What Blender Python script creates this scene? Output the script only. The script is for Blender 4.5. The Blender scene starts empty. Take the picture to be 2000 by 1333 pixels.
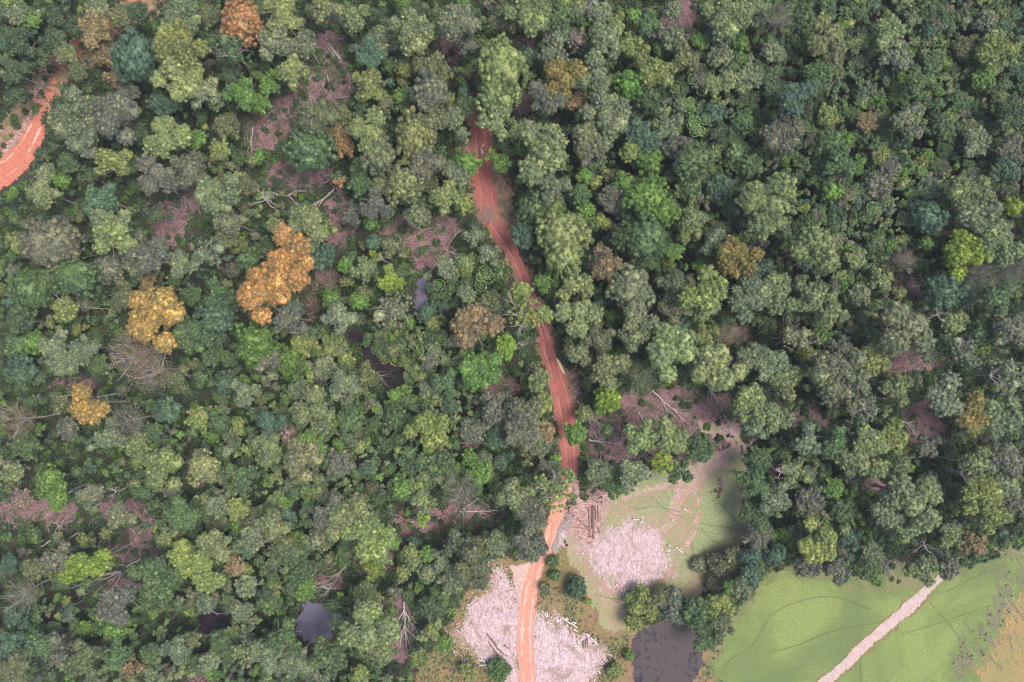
import bpy, bmesh, math, random
import numpy as np
from mathutils import Vector, Matrix, noise as mnoise

# ------------------------------------------------------------------ camera, sky, sun, exposure
sc = bpy.context.scene
ALT = 270.0            # drone height above the ground, metres
MPP = 0.2              # metres on the ground per photo pixel
cam_d = bpy.data.cameras.new('camera')
cam_d.sensor_width = 36.0
cam_d.lens = 36.0 * ALT / (2000 * MPP)
cam_d.clip_end = 5000
cam = bpy.data.objects.new('camera', cam_d)
cam.location = (0, 0, ALT)
cam.rotation_euler = (0, 0, 0)
sc.collection.objects.link(cam)
sc.camera = cam

SUN_EL, SUN_AZ = math.radians(66), math.radians(88)      # azimuth clockwise from +Y
world = bpy.data.worlds.new('World')
sc.world = world
world.use_nodes = True
wn = world.node_tree
bg = wn.nodes['Background']
sky = wn.nodes.new('ShaderNodeTexSky')
sky.sky_type = 'NISHITA'
sky.sun_disc = False
sky.sun_elevation = SUN_EL
sky.sun_rotation = SUN_AZ
sky.dust_density = 4.0
sky.ozone_density = 1.0
wn.links.new(sky.outputs[0], bg.inputs[0])
bg.inputs[1].default_value = 0.14
sun_d = bpy.data.lights.new('sun', 'SUN')
sun_d.energy = 1.9
sun_d.angle = math.radians(28)
sun_d.color = (1.0, 0.93, 0.86)
sun = bpy.data.objects.new('sun', sun_d)
sdir = Vector((math.sin(SUN_AZ) * math.cos(SUN_EL), math.cos(SUN_AZ) * math.cos(SUN_EL), math.sin(SUN_EL)))
sun.rotation_euler = sdir.to_track_quat('Z', 'Y').to_euler()
sun.location = (100, -100, 400)
sc.collection.objects.link(sun)
vs = sc.view_settings
vs.view_transform = 'Standard'
vs.look = 'None'
vs.gamma = 1.0
vs.use_curve_mapping = False
vs.exposure = 0.82
sc.cycles.filter_width = 1.05

rng = np.random.default_rng(7)
random.seed(7)
C = sc.collection


def wx(px, py, h=0.0):
    """point at height h seen at photo pixel px, py"""
    k = MPP * (ALT - h) / ALT
    return (px - 1000) * k, (666.5 - py) * k


def link(o, parent=None):
    C.objects.link(o)
    if parent is not None:
        o.parent = parent
    return o


def tag(o, label=None, cat=None, group=None, kind=None):
    if label: o['label'] = label
    if cat: o['category'] = cat
    if group: o['group'] = group
    if kind: o['kind'] = kind
    return o


def mesh_of(name, v, f, mats, smooth=False):
    me = bpy.data.meshes.new(name)
    me.from_pydata([tuple(map(float, p)) for p in v], [], [tuple(map(int, q)) for q in f])
    for m in mats: me.materials.append(m)
    if smooth:
        me.polygons.foreach_set('use_smooth', [True] * len(me.polygons))
    me.update()
    return me


# ------------------------------------------------------------------ material helpers
class NT:
    def __init__(self, name):
        self.m = bpy.data.materials.new(name)
        self.m.use_nodes = True
        self.t = self.m.node_tree
        self.b = self.t.nodes['Principled BSDF']
        self.out = self.t.nodes['Material Output']

    def n(self, typ, **kw):
        nd = self.t.nodes.new(typ)
        for k, v in kw.items():
            setattr(nd, k, v)
        return nd

    def l(self, a, b):
        self.t.links.new(a, b)

    def pos(self, scale=(1, 1, 1), rot=0.0):
        g = self.n('ShaderNodeNewGeometry')
        mp = self.n('ShaderNodeMapping')
        mp.inputs['Scale'].default_value = scale
        mp.inputs['Rotation'].default_value = (0, 0, rot)
        self.l(g.outputs['Position'], mp.inputs['Vector'])
        return mp.outputs[0]

    def noise(self, scale, detail=4, rough=0.55, dist=0.0, vec=None):
        nd = self.n('ShaderNodeTexNoise')
        nd.inputs['Scale'].default_value = scale
        nd.inputs['Detail'].default_value = detail
        nd.inputs['Roughness'].default_value = rough
        nd.inputs['Distortion'].default_value = dist
        self.l(vec if vec is not None else self.pos(), nd.inputs['Vector'])
        return nd.outputs['Fac']

    def ramp(self, fac, stops):
        r = self.n('ShaderNodeValToRGB')
        e = r.color_ramp.elements
        while len(e) < len(stops): e.new(0.5)
        for i, (p, c) in enumerate(stops):
            e[i].position = p
            e[i].color = (*c, 1) if len(c) == 3 else c
        self.l(fac, r.inputs[0])
        return r.outputs[0]

    def mix(self, fac, a, b, mode='MIX'):
        m = self.n('ShaderNodeMix', data_type='RGBA', blend_type=mode)
        for s, v in ((m.inputs[0], fac), (m.inputs[6], a), (m.inputs[7], b)):
            if isinstance(v, (int, float)): s.default_value = v
            elif isinstance(v, tuple): s.default_value = (*v, 1)
            else: self.l(v, s)
        return m.outputs[2]

    def math(self, op, a, b=0.5):
        m = self.n('ShaderNodeMath', operation=op)
        for s, v in ((m.inputs[0], a), (m.inputs[1], b)):
            if isinstance(v, (int, float)): s.default_value = v
            else: self.l(v, s)
        return m.outputs[0]

    def bump(self, h, strength=0.5, dist=0.3):
        b = self.n('ShaderNodeBump')
        b.inputs['Strength'].default_value = strength
        b.inputs['Distance'].default_value = dist
        self.l(h, b.inputs['Height'])
        self.l(b.outputs[0], self.b.inputs['Normal'])

    def done(self, col=None, rough=0.9, spec=0.2):
        if col is not None:
            if isinstance(col, tuple): self.b.inputs['Base Color'].default_value = (*col, 1)
            else: self.l(col, self.b.inputs['Base Color'])
        self.b.inputs['Roughness'].default_value = rough
        self.b.inputs['Specular IOR Level'].default_value = spec
        return self.m


def leaf_mat(name, source):
    t = NT(name)
    if source == 'object':
        col = t.n('ShaderNodeObjectInfo').outputs['Color']
    else:
        a = t.n('ShaderNodeAttribute', attribute_type='INSTANCER', attribute_name='tint')
        col = a.outputs['Color']
    g = t.n('ShaderNodeNewGeometry')
    isl = g.outputs['Random Per Island']
    # every leaf spray has its own tone; whole boughs drift in tone too
    val = t.ramp(isl, [(0, (.34, .40, .42)), (.35, (.74, .79, .78)), (.7, (1.10, 1.08, 1.02)), (1, (1.95, 1.8, 1.5))])
    c = t.mix(1.0, col, val, 'MULTIPLY')
    big = t.noise(0.22, 3, .6)
    c = t.mix(1.0, c, t.ramp(big, [(.3, (.74, .78, .80)), (.5, (1, 1, 1)), (.72, (1.34, 1.28, 1.10))]), 'MULTIPLY')
    med = t.noise(.75, 4, .7, .6)
    c = t.mix(1.0, c, t.ramp(med, [(.34, (.66, .72, .76)), (.5, (1, 1, 1)), (.66, (1.38, 1.27, 1.02))]), 'MULTIPLY')
    # flowering crowns keep some green leaf among the orange
    sp = t.n('ShaderNodeSeparateColor'); t.l(col, sp.inputs[0])
    isf = t.math('GREATER_THAN', sp.outputs[0], .30)
    gr = t.ramp(t.math('ADD', t.noise(.55, 5, .7, .5), t.math('MULTIPLY', isl, .16)), [(.62, (0, 0, 0)), (.68, (.85, .85, .85))])
    c = t.mix(t.math('MULTIPLY', gr, isf), c, t.mix(1.0, (.13, .15, .055), val, 'MULTIPLY'))
    m = t.done(c, .55, .45)
    tr = t.n('ShaderNodeBsdfTranslucent')
    t.l(t.mix(1.0, c, (1.2, 1.3, .6), 'MULTIPLY'), tr.inputs['Color'])
    mx = t.n('ShaderNodeMixShader')
    mx.inputs[0].default_value = 0.22
    t.l(t.b.outputs[0], mx.inputs[1]); t.l(tr.outputs[0], mx.inputs[2])
    t.l(mx.outputs[0], t.out.inputs[0])
    return m


M = {}
M['leaf'] = leaf_mat('leaf', 'object')
M['leaf_stuff'] = leaf_mat('leaf_stuff', 'inst')


def bark(name, a, b):
    t = NT(name)
    n = t.noise(1.2, 5, .6, 1.0, t.pos((1, 1, .35)))
    c = t.ramp(n, [(.35, a), (.65, b)])
    t.bump(t.noise(6, 4), .4, .05)
    return t.done(c, .8, .25)


M['bark'] = bark('bark', (.20, .165, .15), (.42, .36, .33))
M['bark_dark'] = bark('bark_dark', (.10, .075, .07), (.24, .185, .17))
M['deadwood'] = bark('deadwood', (.26, .21, .20), (.52, .46, .44))
M['twig'] = bark('twig', (.22, .175, .155), (.36, .30, .27))
M['logwood'] = bark('logwood', (.42, .35, .35), (.66, .58, .58))
M['log_end'] = NT('log_end').done((.72, .58, .44), .8, .2)

# ground
t = NT('forest_floor')
n1 = t.noise(.05, 5, .6); n2 = t.noise(.9, 6, .65); n3 = t.noise(4.0, 3, .6)
c = t.mix(t.ramp(n1, [(.42, (0, 0, 0)), (.58, (1, 1, 1))]), (.026, .036, .018), (.060, .038, .036))
c = t.mix(t.ramp(n2, [(.45, (0, 0, 0)), (.62, (1, 1, 1))]), c, (.030, .050, .016))
c = t.mix(t.ramp(n3, [(.55, (0, 0, 0)), (.75, (.7, .7, .7))]), c, (.15, .11, .10))
t.bump(n2, .8, .4)
M['floor'] = t.done(c)

t = NT('leaf_litter')
n1 = t.noise(.12, 5, .65, .5); n2 = t.noise(1.3, 6, .7, 1.2); n3 = t.noise(5.0, 4, .65, 2.0)
c = t.ramp(n2, [(.28, (.08, .052, .050)), (.46, (.19, .10, .105)), (.60, (.30, .175, .185)), (.78, (.45, .34, .34))])
c = t.mix(t.ramp(n1, [(.40, (.85, .85, .85)), (.54, (0, 0, 0))]), c, (.045, .065, .024))
c = t.mix(t.ramp(n3, [(.60, (0, 0, 0)), (.72, (.8, .8, .8))]), c, (.40, .31, .30))
c = t.mix(t.ramp(t.noise(.6, 7, .75, 1.5), [(.40, (.85, .85, .85)), (.52, (0, 0, 0))]), c, (.055, .042, .040))
t.bump(n2, .8, .3)
M['litter'] = t.done(c)

t = NT('red_dirt')
n1 = t.noise(.12, 4, .6); n2 = t.noise(1.0, 5, .65, .6, t.pos((1.6, .6, 1), .25)); n3 = t.noise(6, 3)
c = t.ramp(n2, [(.25, (.27, .082, .068)), (.5, (.36, .122, .102)), (.75, (.45, .175, .15))])
c = t.mix(t.ramp(n1, [(.40, (0, 0, 0)), (.62, (.6, .6, .6))]), c, (.25, .080, .070))
c = t.mix(t.ramp(n3, [(.62, (0, 0, 0)), (.75, (.35, .35, .35))]), c, (.50, .26, .21))
t.bump(n2, .35, .12)
M['dirt'] = t.done(c)

t = NT('orange_dirt')
n2 = t.noise(1.1, 5, .6, .5, t.pos((2.2, .45, 1), -.05)); n3 = t.noise(5, 3)
c = t.ramp(n2, [(.25, (.40, .165, .115)), (.5, (.47, .215, .155)), (.75, (.56, .32, .25))])
c = t.mix(t.ramp(n3, [(.60, (0, 0, 0)), (.75, (.4, .4, .4))]), c, (.60, .42, .36))
t.bump(n2, .3, .1)
M['dirt_orange'] = t.done(c)

t = NT('salmon_dirt')
n2 = t.noise(1.0, 6, .7, .6, t.pos((.5, 1.8, 1), .78)); n3 = t.noise(5, 3)
c = t.ramp(n2, [(.28, (.30, .085, .055)), (.5, (.44, .150, .098)), (.72, (.54, .25, .18))])
t.bump(n2, .35, .12)
M['dirt_nw'] = t.done(c)

t = NT('wheel_rut_soil')
n2 = t.noise(2.0, 5, .7)
c = t.ramp(n2, [(.35, (.38, .135, .11)), (.65, (.46, .19, .16))])
M['rut_light'] = t.done(c)

t = NT('orange_rut_soil')
n2 = t.noise(2.0, 5, .7)
c = t.ramp(n2, [(.35, (.52, .27, .205)), (.65, (.62, .40, .34))])
M['rut_pale'] = t.done(c)

t = NT('churned_soil')
n2 = t.noise(1.2, 8, .72, 1.0, t.pos((.45, 1.8, 1), .3)); n3 = t.noise(4, 4, .7)
c = t.ramp(n2, [(.34, (.11, .06, .05)), (.46, (.26, .14, .12)), (.56, (.44, .29, .26)), (.7, (.58, .46, .45))])
t.bump(n2, .8, .3)
M['churned'] = t.done(c)

t = NT('bank_soil')
n1 = t.noise(.25, 5, .6); n2 = t.noise(1.6, 5, .7, 1)
c = t.ramp(n2, [(.34, (.15, .12, .065)), (.5, (.27, .16, .12)), (.68, (.42, .26, .20))])
c = t.mix(t.ramp(n1, [(.44, (0, 0, 0)), (.56, (1, 1, 1))]), c, (.15, .125, .06))
t.bump(n2, .6, .3)
M['bank'] = t.done(c)

t = NT('pale_sand')
n1 = t.noise(.13, 6, .65, .8); n2 = t.noise(.5, 8, .75, 2.0, t.pos((.6, 1.6, 1), .5)); n3 = t.noise(.55, 8, .64, 2.2, t.pos((1.8, .55, 1), -.5)); n4 = t.noise(7, 4, .7, 1)
c = t.ramp(n3, [(.35, (.24, .16, .15)), (.44, (.37, .26, .26)), (.51, (.47, .36, .365)), (.66, (.56, .475, .48))])
c = t.mix(t.ramp(n2, [(.38, (.8, .8, .8)), (.50, (0, 0, 0))]), c, (.27, .185, .20))
c = t.mix(t.ramp(n1, [(.36, (.8, .8, .8)), (.47, (0, 0, 0))]), c, (.21, .165, .11))
c = t.mix(t.ramp(n4, [(.32, (.7, .7, .7)), (.46, (0, 0, 0))]), c, (.27, .19, .19))
t.bump(n3, .6, .2)
M['sand'] = t.done(c)

t = NT('track_soil')
n2 = t.noise(1.6, 6, .7, 1.5); n1 = t.noise(.3, 4, .6)
c = t.ramp(n2, [(.32, (.17, .12, .08)), (.47, (.34, .20, .18)), (.60, (.50, .36, .36)), (.75, (.78, .66, .68))])
c = t.mix(t.ramp(n1, [(.45, (0, 0, 0)), (.55, (.6, .6, .6))]), c, (.27, .27, .13))
t.bump(n2, .6, .2)
M['track'] = t.done(c)

t = NT('clearing_grass')
n1 = t.noise(.045, 5, .6, .6); n2 = t.noise(1.4, 6, .75, .4); n3 = t.noise(6, 4, .7)
c = t.ramp(n2, [(.36, (.145, .175, .080)), (.52, (.225, .25, .125)), (.66, (.33, .33, .19))])
c = t.mix(t.ramp(n1, [(.38, (.7, .7, .7)), (.52, (0, 0, 0))]), c, (.34, .235, .165))
c = t.mix(t.ramp(n3, [(.60, (0, 0, 0)), (.72, (.5, .5, .5))]), c, (.11, .14, .05))
t.bump(n2, .7, .25)
M['clearing'] = t.done(c)

t = NT('tan_grass')
n2 = t.noise(1.4, 6, .75, .4); n1 = t.noise(.2, 4, .6)
c = t.ramp(n2, [(.36, (.22, .17, .10)), (.52, (.34, .25, .165)), (.66, (.42, .33, .235))])
c = t.mix(t.ramp(n1, [(.42, (.7, .7, .7)), (.56, (0, 0, 0))]), c, (.23, .22, .11))
t.bump(n2, .7, .25)
M['tan'] = t.done(c)

t = NT('rough_grass')
n1 = t.noise(.10, 5, .6, .6); n2 = t.noise(1.5, 6, .75, .8); n3 = t.noise(5, 4, .7)
c = t.ramp(n2, [(.34, (.085, .095, .032)), (.50, (.18, .155, .065)), (.68, (.33, .25, .13))])
c = t.mix(t.ramp(n1, [(.42, (.8, .8, .8)), (.56, (0, 0, 0))]), c, (.25, .145, .09))
c = t.mix(t.ramp(n3, [(.56, (0, 0, 0)), (.7, (.7, .7, .7))]), c, (.07, .10, .03))
t.bump(n2, .9, .4)
M['rough'] = t.done(c)

t = NT('meadow_grass')
n1 = t.noise(.035, 5, .6, .5); n2 = t.noise(1.2, 6, .7, .3); n3 = t.noise(6, 4, .7)
c = t.ramp(n1, [(.38, (.118, .160, .058)), (.50, (.150, .198, .060)), (.62, (.20, .25, .075))])
c = t.mix(t.ramp(n2, [(.38, (.6, .6, .6)), (.56, (0, 0, 0))]), c, (.105, .135, .06))
c = t.mix(t.ramp(n3, [(.56, (0, 0, 0)), (.72, (.5, .5, .5))]), c, (.20, .225, .105))
t.bump(n2, .5, .2)
M['meadow'] = t.done(c)

t = NT('edge_grass')
n2 = t.noise(1.3, 6, .75, .6); n1 = t.noise(.12, 5, .6)
c = t.ramp(n2, [(.34, (.06, .08, .03)), (.50, (.12, .155, .055)), (.68, (.20, .23, .09))])
c = t.mix(t.ramp(n1, [(.42, (.6, .6, .6)), (.56, (0, 0, 0))]), c, (.22, .17, .10))
t.bump(n2, .8, .3)
M['edge'] = t.done(c)

t = NT('dry_grass')
n1 = t.noise(.08, 5, .6); n2 = t.noise(1.3, 6, .75, .6)
c = t.ramp(n2, [(.34, (.16, .14, .06)), (.52, (.30, .20, .085)), (.7, (.40, .28, .14))])
c = t.mix(t.ramp(n1, [(.42, (.7, .7, .7)), (.55, (0, 0, 0))]), c, (.20, .20, .08))
t.bump(n2, .7, .3)
M['dry'] = t.done(c)

t = NT('scrub_soil')
n2 = t.noise(1.8, 6, .75, .8, t.pos((.5, 1.6, 1), -.7))
c = t.ramp(n2, [(.36, (.075, .085, .05)), (.55, (.17, .16, .10)), (.7, (.24, .22, .12))])
M['scrub'] = t.done(c)

t = NT('path_gravel')
n2 = t.noise(1.5, 5, .7, 1.0, t.pos((1.2, .4, 1), -.85)); n3 = t.noise(6, 3)
c = t.ramp(n2, [(.30, (.28, .20, .18)), (.5, (.41, .31, .285)), (.72, (.50, .40, .38))])
t.bump(n2, .4, .1)
M['path'] = t.done(c)

t = NT('mud')
n2 = t.noise(.8, 4, .6); n3 = t.noise(3.5, 3)
c = t.ramp(n2, [(.35, (.36, .235, .19)), (.6, (.47, .33, .28))])
c = t.mix(t.ramp(n3, [(.66, (0, 0, 0)), (.72, (.6, .6, .6))]), c, (.22, .15, .13))
M['mud'] = t.done(c, .45, .4)
M['rut'] = NT('rut_soil').done((.17, .105, .09), .9, .1)
M['foot'] = NT('trodden_soil').done((.118, .140, .055), .95, .1)
M['foot_pink'] = NT('rut_pink').done((.36, .20, .165), .95, .1)


def water(name, a, b, algae=None, rough=.06):
    t = NT(name)
    n1 = t.noise(.25, 5, .65, .5); n2 = t.noise(2.5, 4, .6)
    c = t.ramp(n1, [(.4, a), (.6, b)])
    if algae:
        f = t.ramp(t.noise(.20, 6, .62, 1.2), [(.415, (1, 1, 1)), (.435, (0, 0, 0))])
        c = t.mix(f, algae, (.022, .018, .03))
        c = t.mix(t.ramp(n2, [(.55, (0, 0, 0)), (.7, (.45, .45, .45))]), c, (.115, .09, .075))
    t.bump(n2, .05, .03)
    m = t.done(c, rough, .35)
    t.b.inputs['IOR'].default_value = 1.33
    return m


M['water'] = water('pond_water', (.13, .12, .175), (.15, .14, .20))  # turbid water, with the lilac sky reflection put into the base colour
M['water_dark'] = water('dark_water', (.02, .015, .02), (.035, .025, .03))
M['water_algae'] = water('algae_water', (.056, .042, .045), (.068, .053, .056), (.060, .046, .048), .35)
M['puddle'] = NT('puddle_water').done((.64, .48, .29), .8, .3)


# ------------------------------------------------------------------ 2-D shapes (photo pixels -> ground metres)
def P(pts):
    return np.array([wx(a, b) for a, b in pts])


def sd_poly(poly, q):
    """signed distance (negative inside) from points q (N,2) to polygon"""
    d = np.full(len(q), 1e9)
    inside = np.zeros(len(q), bool)
    n = len(poly)
    for i in range(n):
        a, b = poly[i], poly[(i + 1) % n]
        ab = b - a
        t_ = np.clip(((q - a) @ ab) / max(ab @ ab, 1e-9), 0, 1)
        d = np.minimum(d, np.linalg.norm(q - (a + t_[:, None] * ab), axis=1))
        cond = ((a[1] > q[:, 1]) != (b[1] > q[:, 1]))
        with np.errstate(divide='ignore', invalid='ignore'):
            xi = (b[0] - a[0]) * (q[:, 1] - a[1]) / (b[1] - a[1] + 1e-12) + a[0]
        inside ^= cond & (q[:, 0] < xi)
    return np.where(inside, -d, d)


def sd_strip(cl, q):
    """cl rows x, y, halfwidth"""
    d = np.full(len(q), 1e9)
    for i in range(len(cl) - 1):
        a, b = cl[i, :2], cl[i + 1, :2]
        ab = b - a
        t_ = np.clip(((q - a) @ ab) / max(ab @ ab, 1e-9), 0, 1)
        w = cl[i, 2] + (cl[i + 1, 2] - cl[i, 2]) * t_
        d = np.minimum(d, np.linalg.norm(q - (a + t_[:, None] * ab), axis=1) - w)
    return d


def catmull(pts, n=6):
    pts = np.array(pts, float)
    p = np.vstack([2 * pts[0] - pts[1], pts, 2 * pts[-1] - pts[-2]])
    out = []
    for i in range(1, len(p) - 2):
        for k in range(n):
            t_ = k / n
            out.append(.5 * ((2 * p[i]) + (-p[i - 1] + p[i + 1]) * t_ + (2 * p[i - 1] - 5 * p[i] + 4 * p[i + 1] - p[i + 2]) * t_ ** 2
                             + (-p[i - 1] + 3 * p[i] - 3 * p[i + 1] + p[i + 2]) * t_ ** 3))
    out.append(pts[-1])
    return np.array(out)


def SP(pts, n=6):
    """strip from pixel rows x, y, full width"""
    a = catmull(pts, n)
    return np.array([(*wx(r[0], r[1]), r[2] * MPP / 2) for r in a])


class VN:
    """value noise on numpy arrays"""
    def __init__(self, seed):
        self.t = np.random.default_rng(seed).random((256, 256))

    def __call__(self, q, s):
        x, y = q[:, 0] * s + 500.3, q[:, 1] * s + 500.7
        i, j = np.floor(x).astype(int), np.floor(y).astype(int)
        u, v = x - i, y - j
        u, v = u * u * (3 - 2 * u), v * v * (3 - 2 * v)
        T = self.t
        g = lambda a, b: T[a % 256, b % 256]
        return (g(i, j) * (1 - u) + g(i + 1, j) * u) * (1 - v) + (g(i, j + 1) * (1 - u) + g(i + 1, j + 1) * u) * v - .5


vn = VN(3)
NSHEET = 0


def sheet(name, sdf, bbox, z, mat, cell=.35, rag=1.0, label=None, streak=0.0, hf=.9):
    """flat patch on the ground whose ragged outline follows sdf"""
    global NSHEET
    NSHEET += 1
    z += NSHEET * .001
    x0, y0, x1, y1 = bbox
    nx, ny = int((x1 - x0) / cell) + 1, int((y1 - y0) / cell) + 1
    gx, gy = np.meshgrid(x0 + (np.arange(nx) + .5) * cell, y0 + (np.arange(ny) + .5) * cell, indexing='ij')
    q = np.stack([gx.ravel(), gy.ravel()], 1)
    d = sdf(q)
    nz = vn(q, .14) * 2.4 + vn(q, .45) * 1.7 + vn(q, 1.3) * 1.5 + vn(q + 31, 2.9) * hf
    if streak:
        qs = np.stack([q[:, 0] * .9 + q[:, 1] * .5, (q[:, 1] * .9 - q[:, 0] * .5) * .22], 1)
        nz = nz + vn(qs, 1.1) * streak
    keep = (d + nz * rag) < 0
    idx = np.nonzero(keep)[0]
    if not len(idx): return None
    ii, jj = idx // ny, idx % ny
    corner = lambda a, b: a * (ny + 1) + b
    quads = np.stack([corner(ii, jj), corner(ii + 1, jj), corner(ii + 1, jj + 1), corner(ii, jj + 1)], 1)
    u, inv = np.unique(quads.ravel(), return_inverse=True)
    vx, vy = x0 + (u // (ny + 1)) * cell, y0 + (u % (ny + 1)) * cell
    jit = np.stack([vx, vy], 1)
    vx = vx + vn(jit, 2.7) * cell * .8
    vy = vy + vn(jit + 77, 2.7) * cell * .8
    me = bpy.data.meshes.new(name)
    me.vertices.add(len(u))
    me.vertices.foreach_set('co', np.stack([vx, vy, np.full(len(u), z)], 1).ravel())
    me.loops.add(len(inv)); me.polygons.add(len(idx))
    me.loops.foreach_set('vertex_index', inv.ravel().astype(np.int32))
    me.polygons.foreach_set('loop_start', np.arange(0, len(inv), 4, dtype=np.int32))
    me.update(calc_edges=True)
    me.materials.append(mat)
    o = link(bpy.data.objects.new(name, me))
    tag(o, label, None, None, 'structure')
    return o


def bb(a, m=3):
    return (a[:, 0].min() - m, a[:, 1].min() - m, a[:, 0].max() + m, a[:, 1].max() + m)


def poly_sheet(name, pts, z, mat, **kw):
    a = P(pts)
    return sheet(name, lambda q: sd_poly(a, q), bb(a), z, mat, **kw)


def strip_sheet(name, pts, z, mat, **kw):
    a = SP(pts)
    return sheet(name, lambda q: sd_strip(a, q), bb(a, a[:, 2].max() + 2), z, mat, **kw)


# ---- the ground
me = mesh_of('ground', [(-1500, -1500, 0), (1500, -1500, 0), (1500, 1500, 0), (-1500, 1500, 0)], [(0, 1, 2, 3)], [M['floor']])
tag(link(bpy.data.objects.new('ground', me)), 'dark forest floor of soil, leaves and low growth', kind='structure')

ROAD = [(928, 196, 14), (931, 212, 17), (932, 225, 20), (933, 235, 23), (934, 240, 26), (937, 270, 34), (940, 300, 36), (942, 340, 40),
        (948, 380, 42), (956, 420, 38), (974, 448, 32), (994, 480, 27), (1010, 510, 22), (1028, 555, 22), (1046, 600, 22),
        (1060, 640, 22), (1072, 690, 28), (1086, 735, 34), (1099, 785, 37), (1108, 835, 36), (1112, 880, 32), (1113, 920, 30), (1108, 950, 28)]
ROAD2 = [(1108, 948, 26), (1097, 972, 25), (1088, 1000, 30), (1080, 1030, 28), (1068, 1065, 26), (1050, 1100, 27), (1038, 1140, 28), (1030, 1185, 30),
         (1026, 1235, 31), (1027, 1285, 33), (1031, 1340, 33), (1036, 1400, 33)]
WIDE = [(900, 284), (922, 262), (942, 235), (962, 262), (975, 300), (990, 350), (1003, 400), (1000, 440), (1012, 475), (985, 480), (955, 440), (925, 410), (915, 360), (918, 320)]
NW_ROAD = [(-60, 355), (0, 312), (28, 285), (52, 252), (66, 226), (78, 226), (86, 262), (78, 292), (60, 328), (35, 352), (0, 373), (-60, 410)]
VERGE = [(-60, 320), (-20, 275), (0, 240), (30, 195), (55, 160), (80, 118), (110, 95), (150, 70), (200, 30), (250, -10), (300, -40), (340, -20), (280, 40), (225, 75),
         (215, 100), (140, 150), (130, 172), (100, 195), (85, 235), (50, 280), (0, 330), (-60, 370)]
VERGE_LIT = [(0, 290), (20, 262), (45, 235), (60, 205), (60, 175), (75, 150), (90, 120), (104, 120), (100, 150), (82, 180), (76, 215), (66, 235), (40, 275), (0, 318)]
PATH = [(1850, 1118, 13), (1812, 1150, 17), (1780, 1182, 22), (1740, 1216, 20), (1700, 1250, 19), (1660, 1289, 19), (1620, 1325, 19), (1580, 1360, 19), (1540, 1398, 19)]
MEADOW = [(1455, 1195), (1485, 1160), (1525, 1122), (1580, 1125), (1700, 1155), (1760, 1150), (1850, 1135), (1900, 1118), (1960, 1092), (2120, 1040), (2120, 1420), (1390, 1420),
          (1398, 1330), (1408, 1270), (1425, 1225)]
DRY = [(2120, 1140), (2010, 1150), (1965, 1165), (1950, 1200), (1945, 1235), (1925, 1270), (1900, 1300), (1895, 1340), (1880, 1420), (2120, 1420)]
CLEARING = [(1120, 1000), (1180, 975), (1240, 955), (1290, 905), (1370, 905), (1400, 880), (1450, 870), (1462, 900), (1468, 1000), (1455, 1060), (1405, 1095),
            (1375, 1150), (1335, 1185), (1250, 1160), (1222, 1190), (1232, 1235), (1175, 1240), (1150, 1160), (1110, 1080), (1100, 1030)]
ROUGH = [(1080, 1045), (1115, 1080), (1160, 1140), (1185, 1210), (1225, 1190), (1250, 1240), (1250, 1420), (800, 1420), (810, 1330), (840, 1260), (880, 1210), (905, 1160),
         (950, 1095), (1040, 1085)]
BANK_E = [(1225, 1240), (1260, 1220), (1330, 1215), (1395, 1260), (1415, 1300), (1400, 1420), (1225, 1420)]
SAND1 = [(1098, 1005), (1120, 990), (1165, 985), (1185, 995), (1172, 1030), (1200, 1022), (1245, 1020), (1290, 1038), (1308, 1075), (1312, 1108), (1272, 1135),
         (1240, 1152), (1195, 1145), (1165, 1118), (1150, 1080), (1132, 1060), (1112, 1042), (1100, 1040), (1090, 1065), (1078, 1078), (1075, 1060), (1088, 1030)]
SAND2 = [(958, 1112), (985, 1110), (998, 1150), (1016, 1185), (1014, 1230), (1016, 1280), (1022, 1345), (990, 1345), (985, 1315), (965, 1295), (935, 1280),
         (905, 1262), (885, 1238), (922, 1222), (915, 1190), (932, 1168), (962, 1150)]
SAND3 = [(1036, 1225), (1045, 1205), (1075, 1208), (1100, 1222), (1130, 1242), (1150, 1245), (1165, 1262), (1184, 1278), (1170, 1295), (1162, 1320), (1166, 1400), (1036, 1400)]
MUD = [(996, 1104), (1046, 1094), (1038, 1125), (1028, 1160), (1016, 1192), (1006, 1172), (1006, 1145)]
POND1 = [(588, 1180), (605, 1173), (640, 1182), (658, 1200), (652, 1222), (648, 1242), (625, 1255), (595, 1255), (580, 1235), (584, 1205)]
POND2 = [(1238, 1250), (1248, 1232), (1275, 1220), (1310, 1216), (1342, 1226), (1362, 1250), (1375, 1280), (1372, 1305), (1356, 1330), (1335, 1350), (1290, 1365), (1255, 1352), (1236, 1322), (1230, 1285)]
POND3 = [(392, 1190), (425, 1185), (448, 1205), (446, 1232), (420, 1245), (395, 1232)]
CREEK1 = [(842, 515, 5), (836, 535, 11), (824, 555, 10), (825, 578, 15), (818, 598, 12)]
CREEK2 = [(690, 655, 14), (715, 675, 18), (722, 700, 26), (750, 715, 34), (765, 735, 36), (758, 752, 20)]

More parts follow.
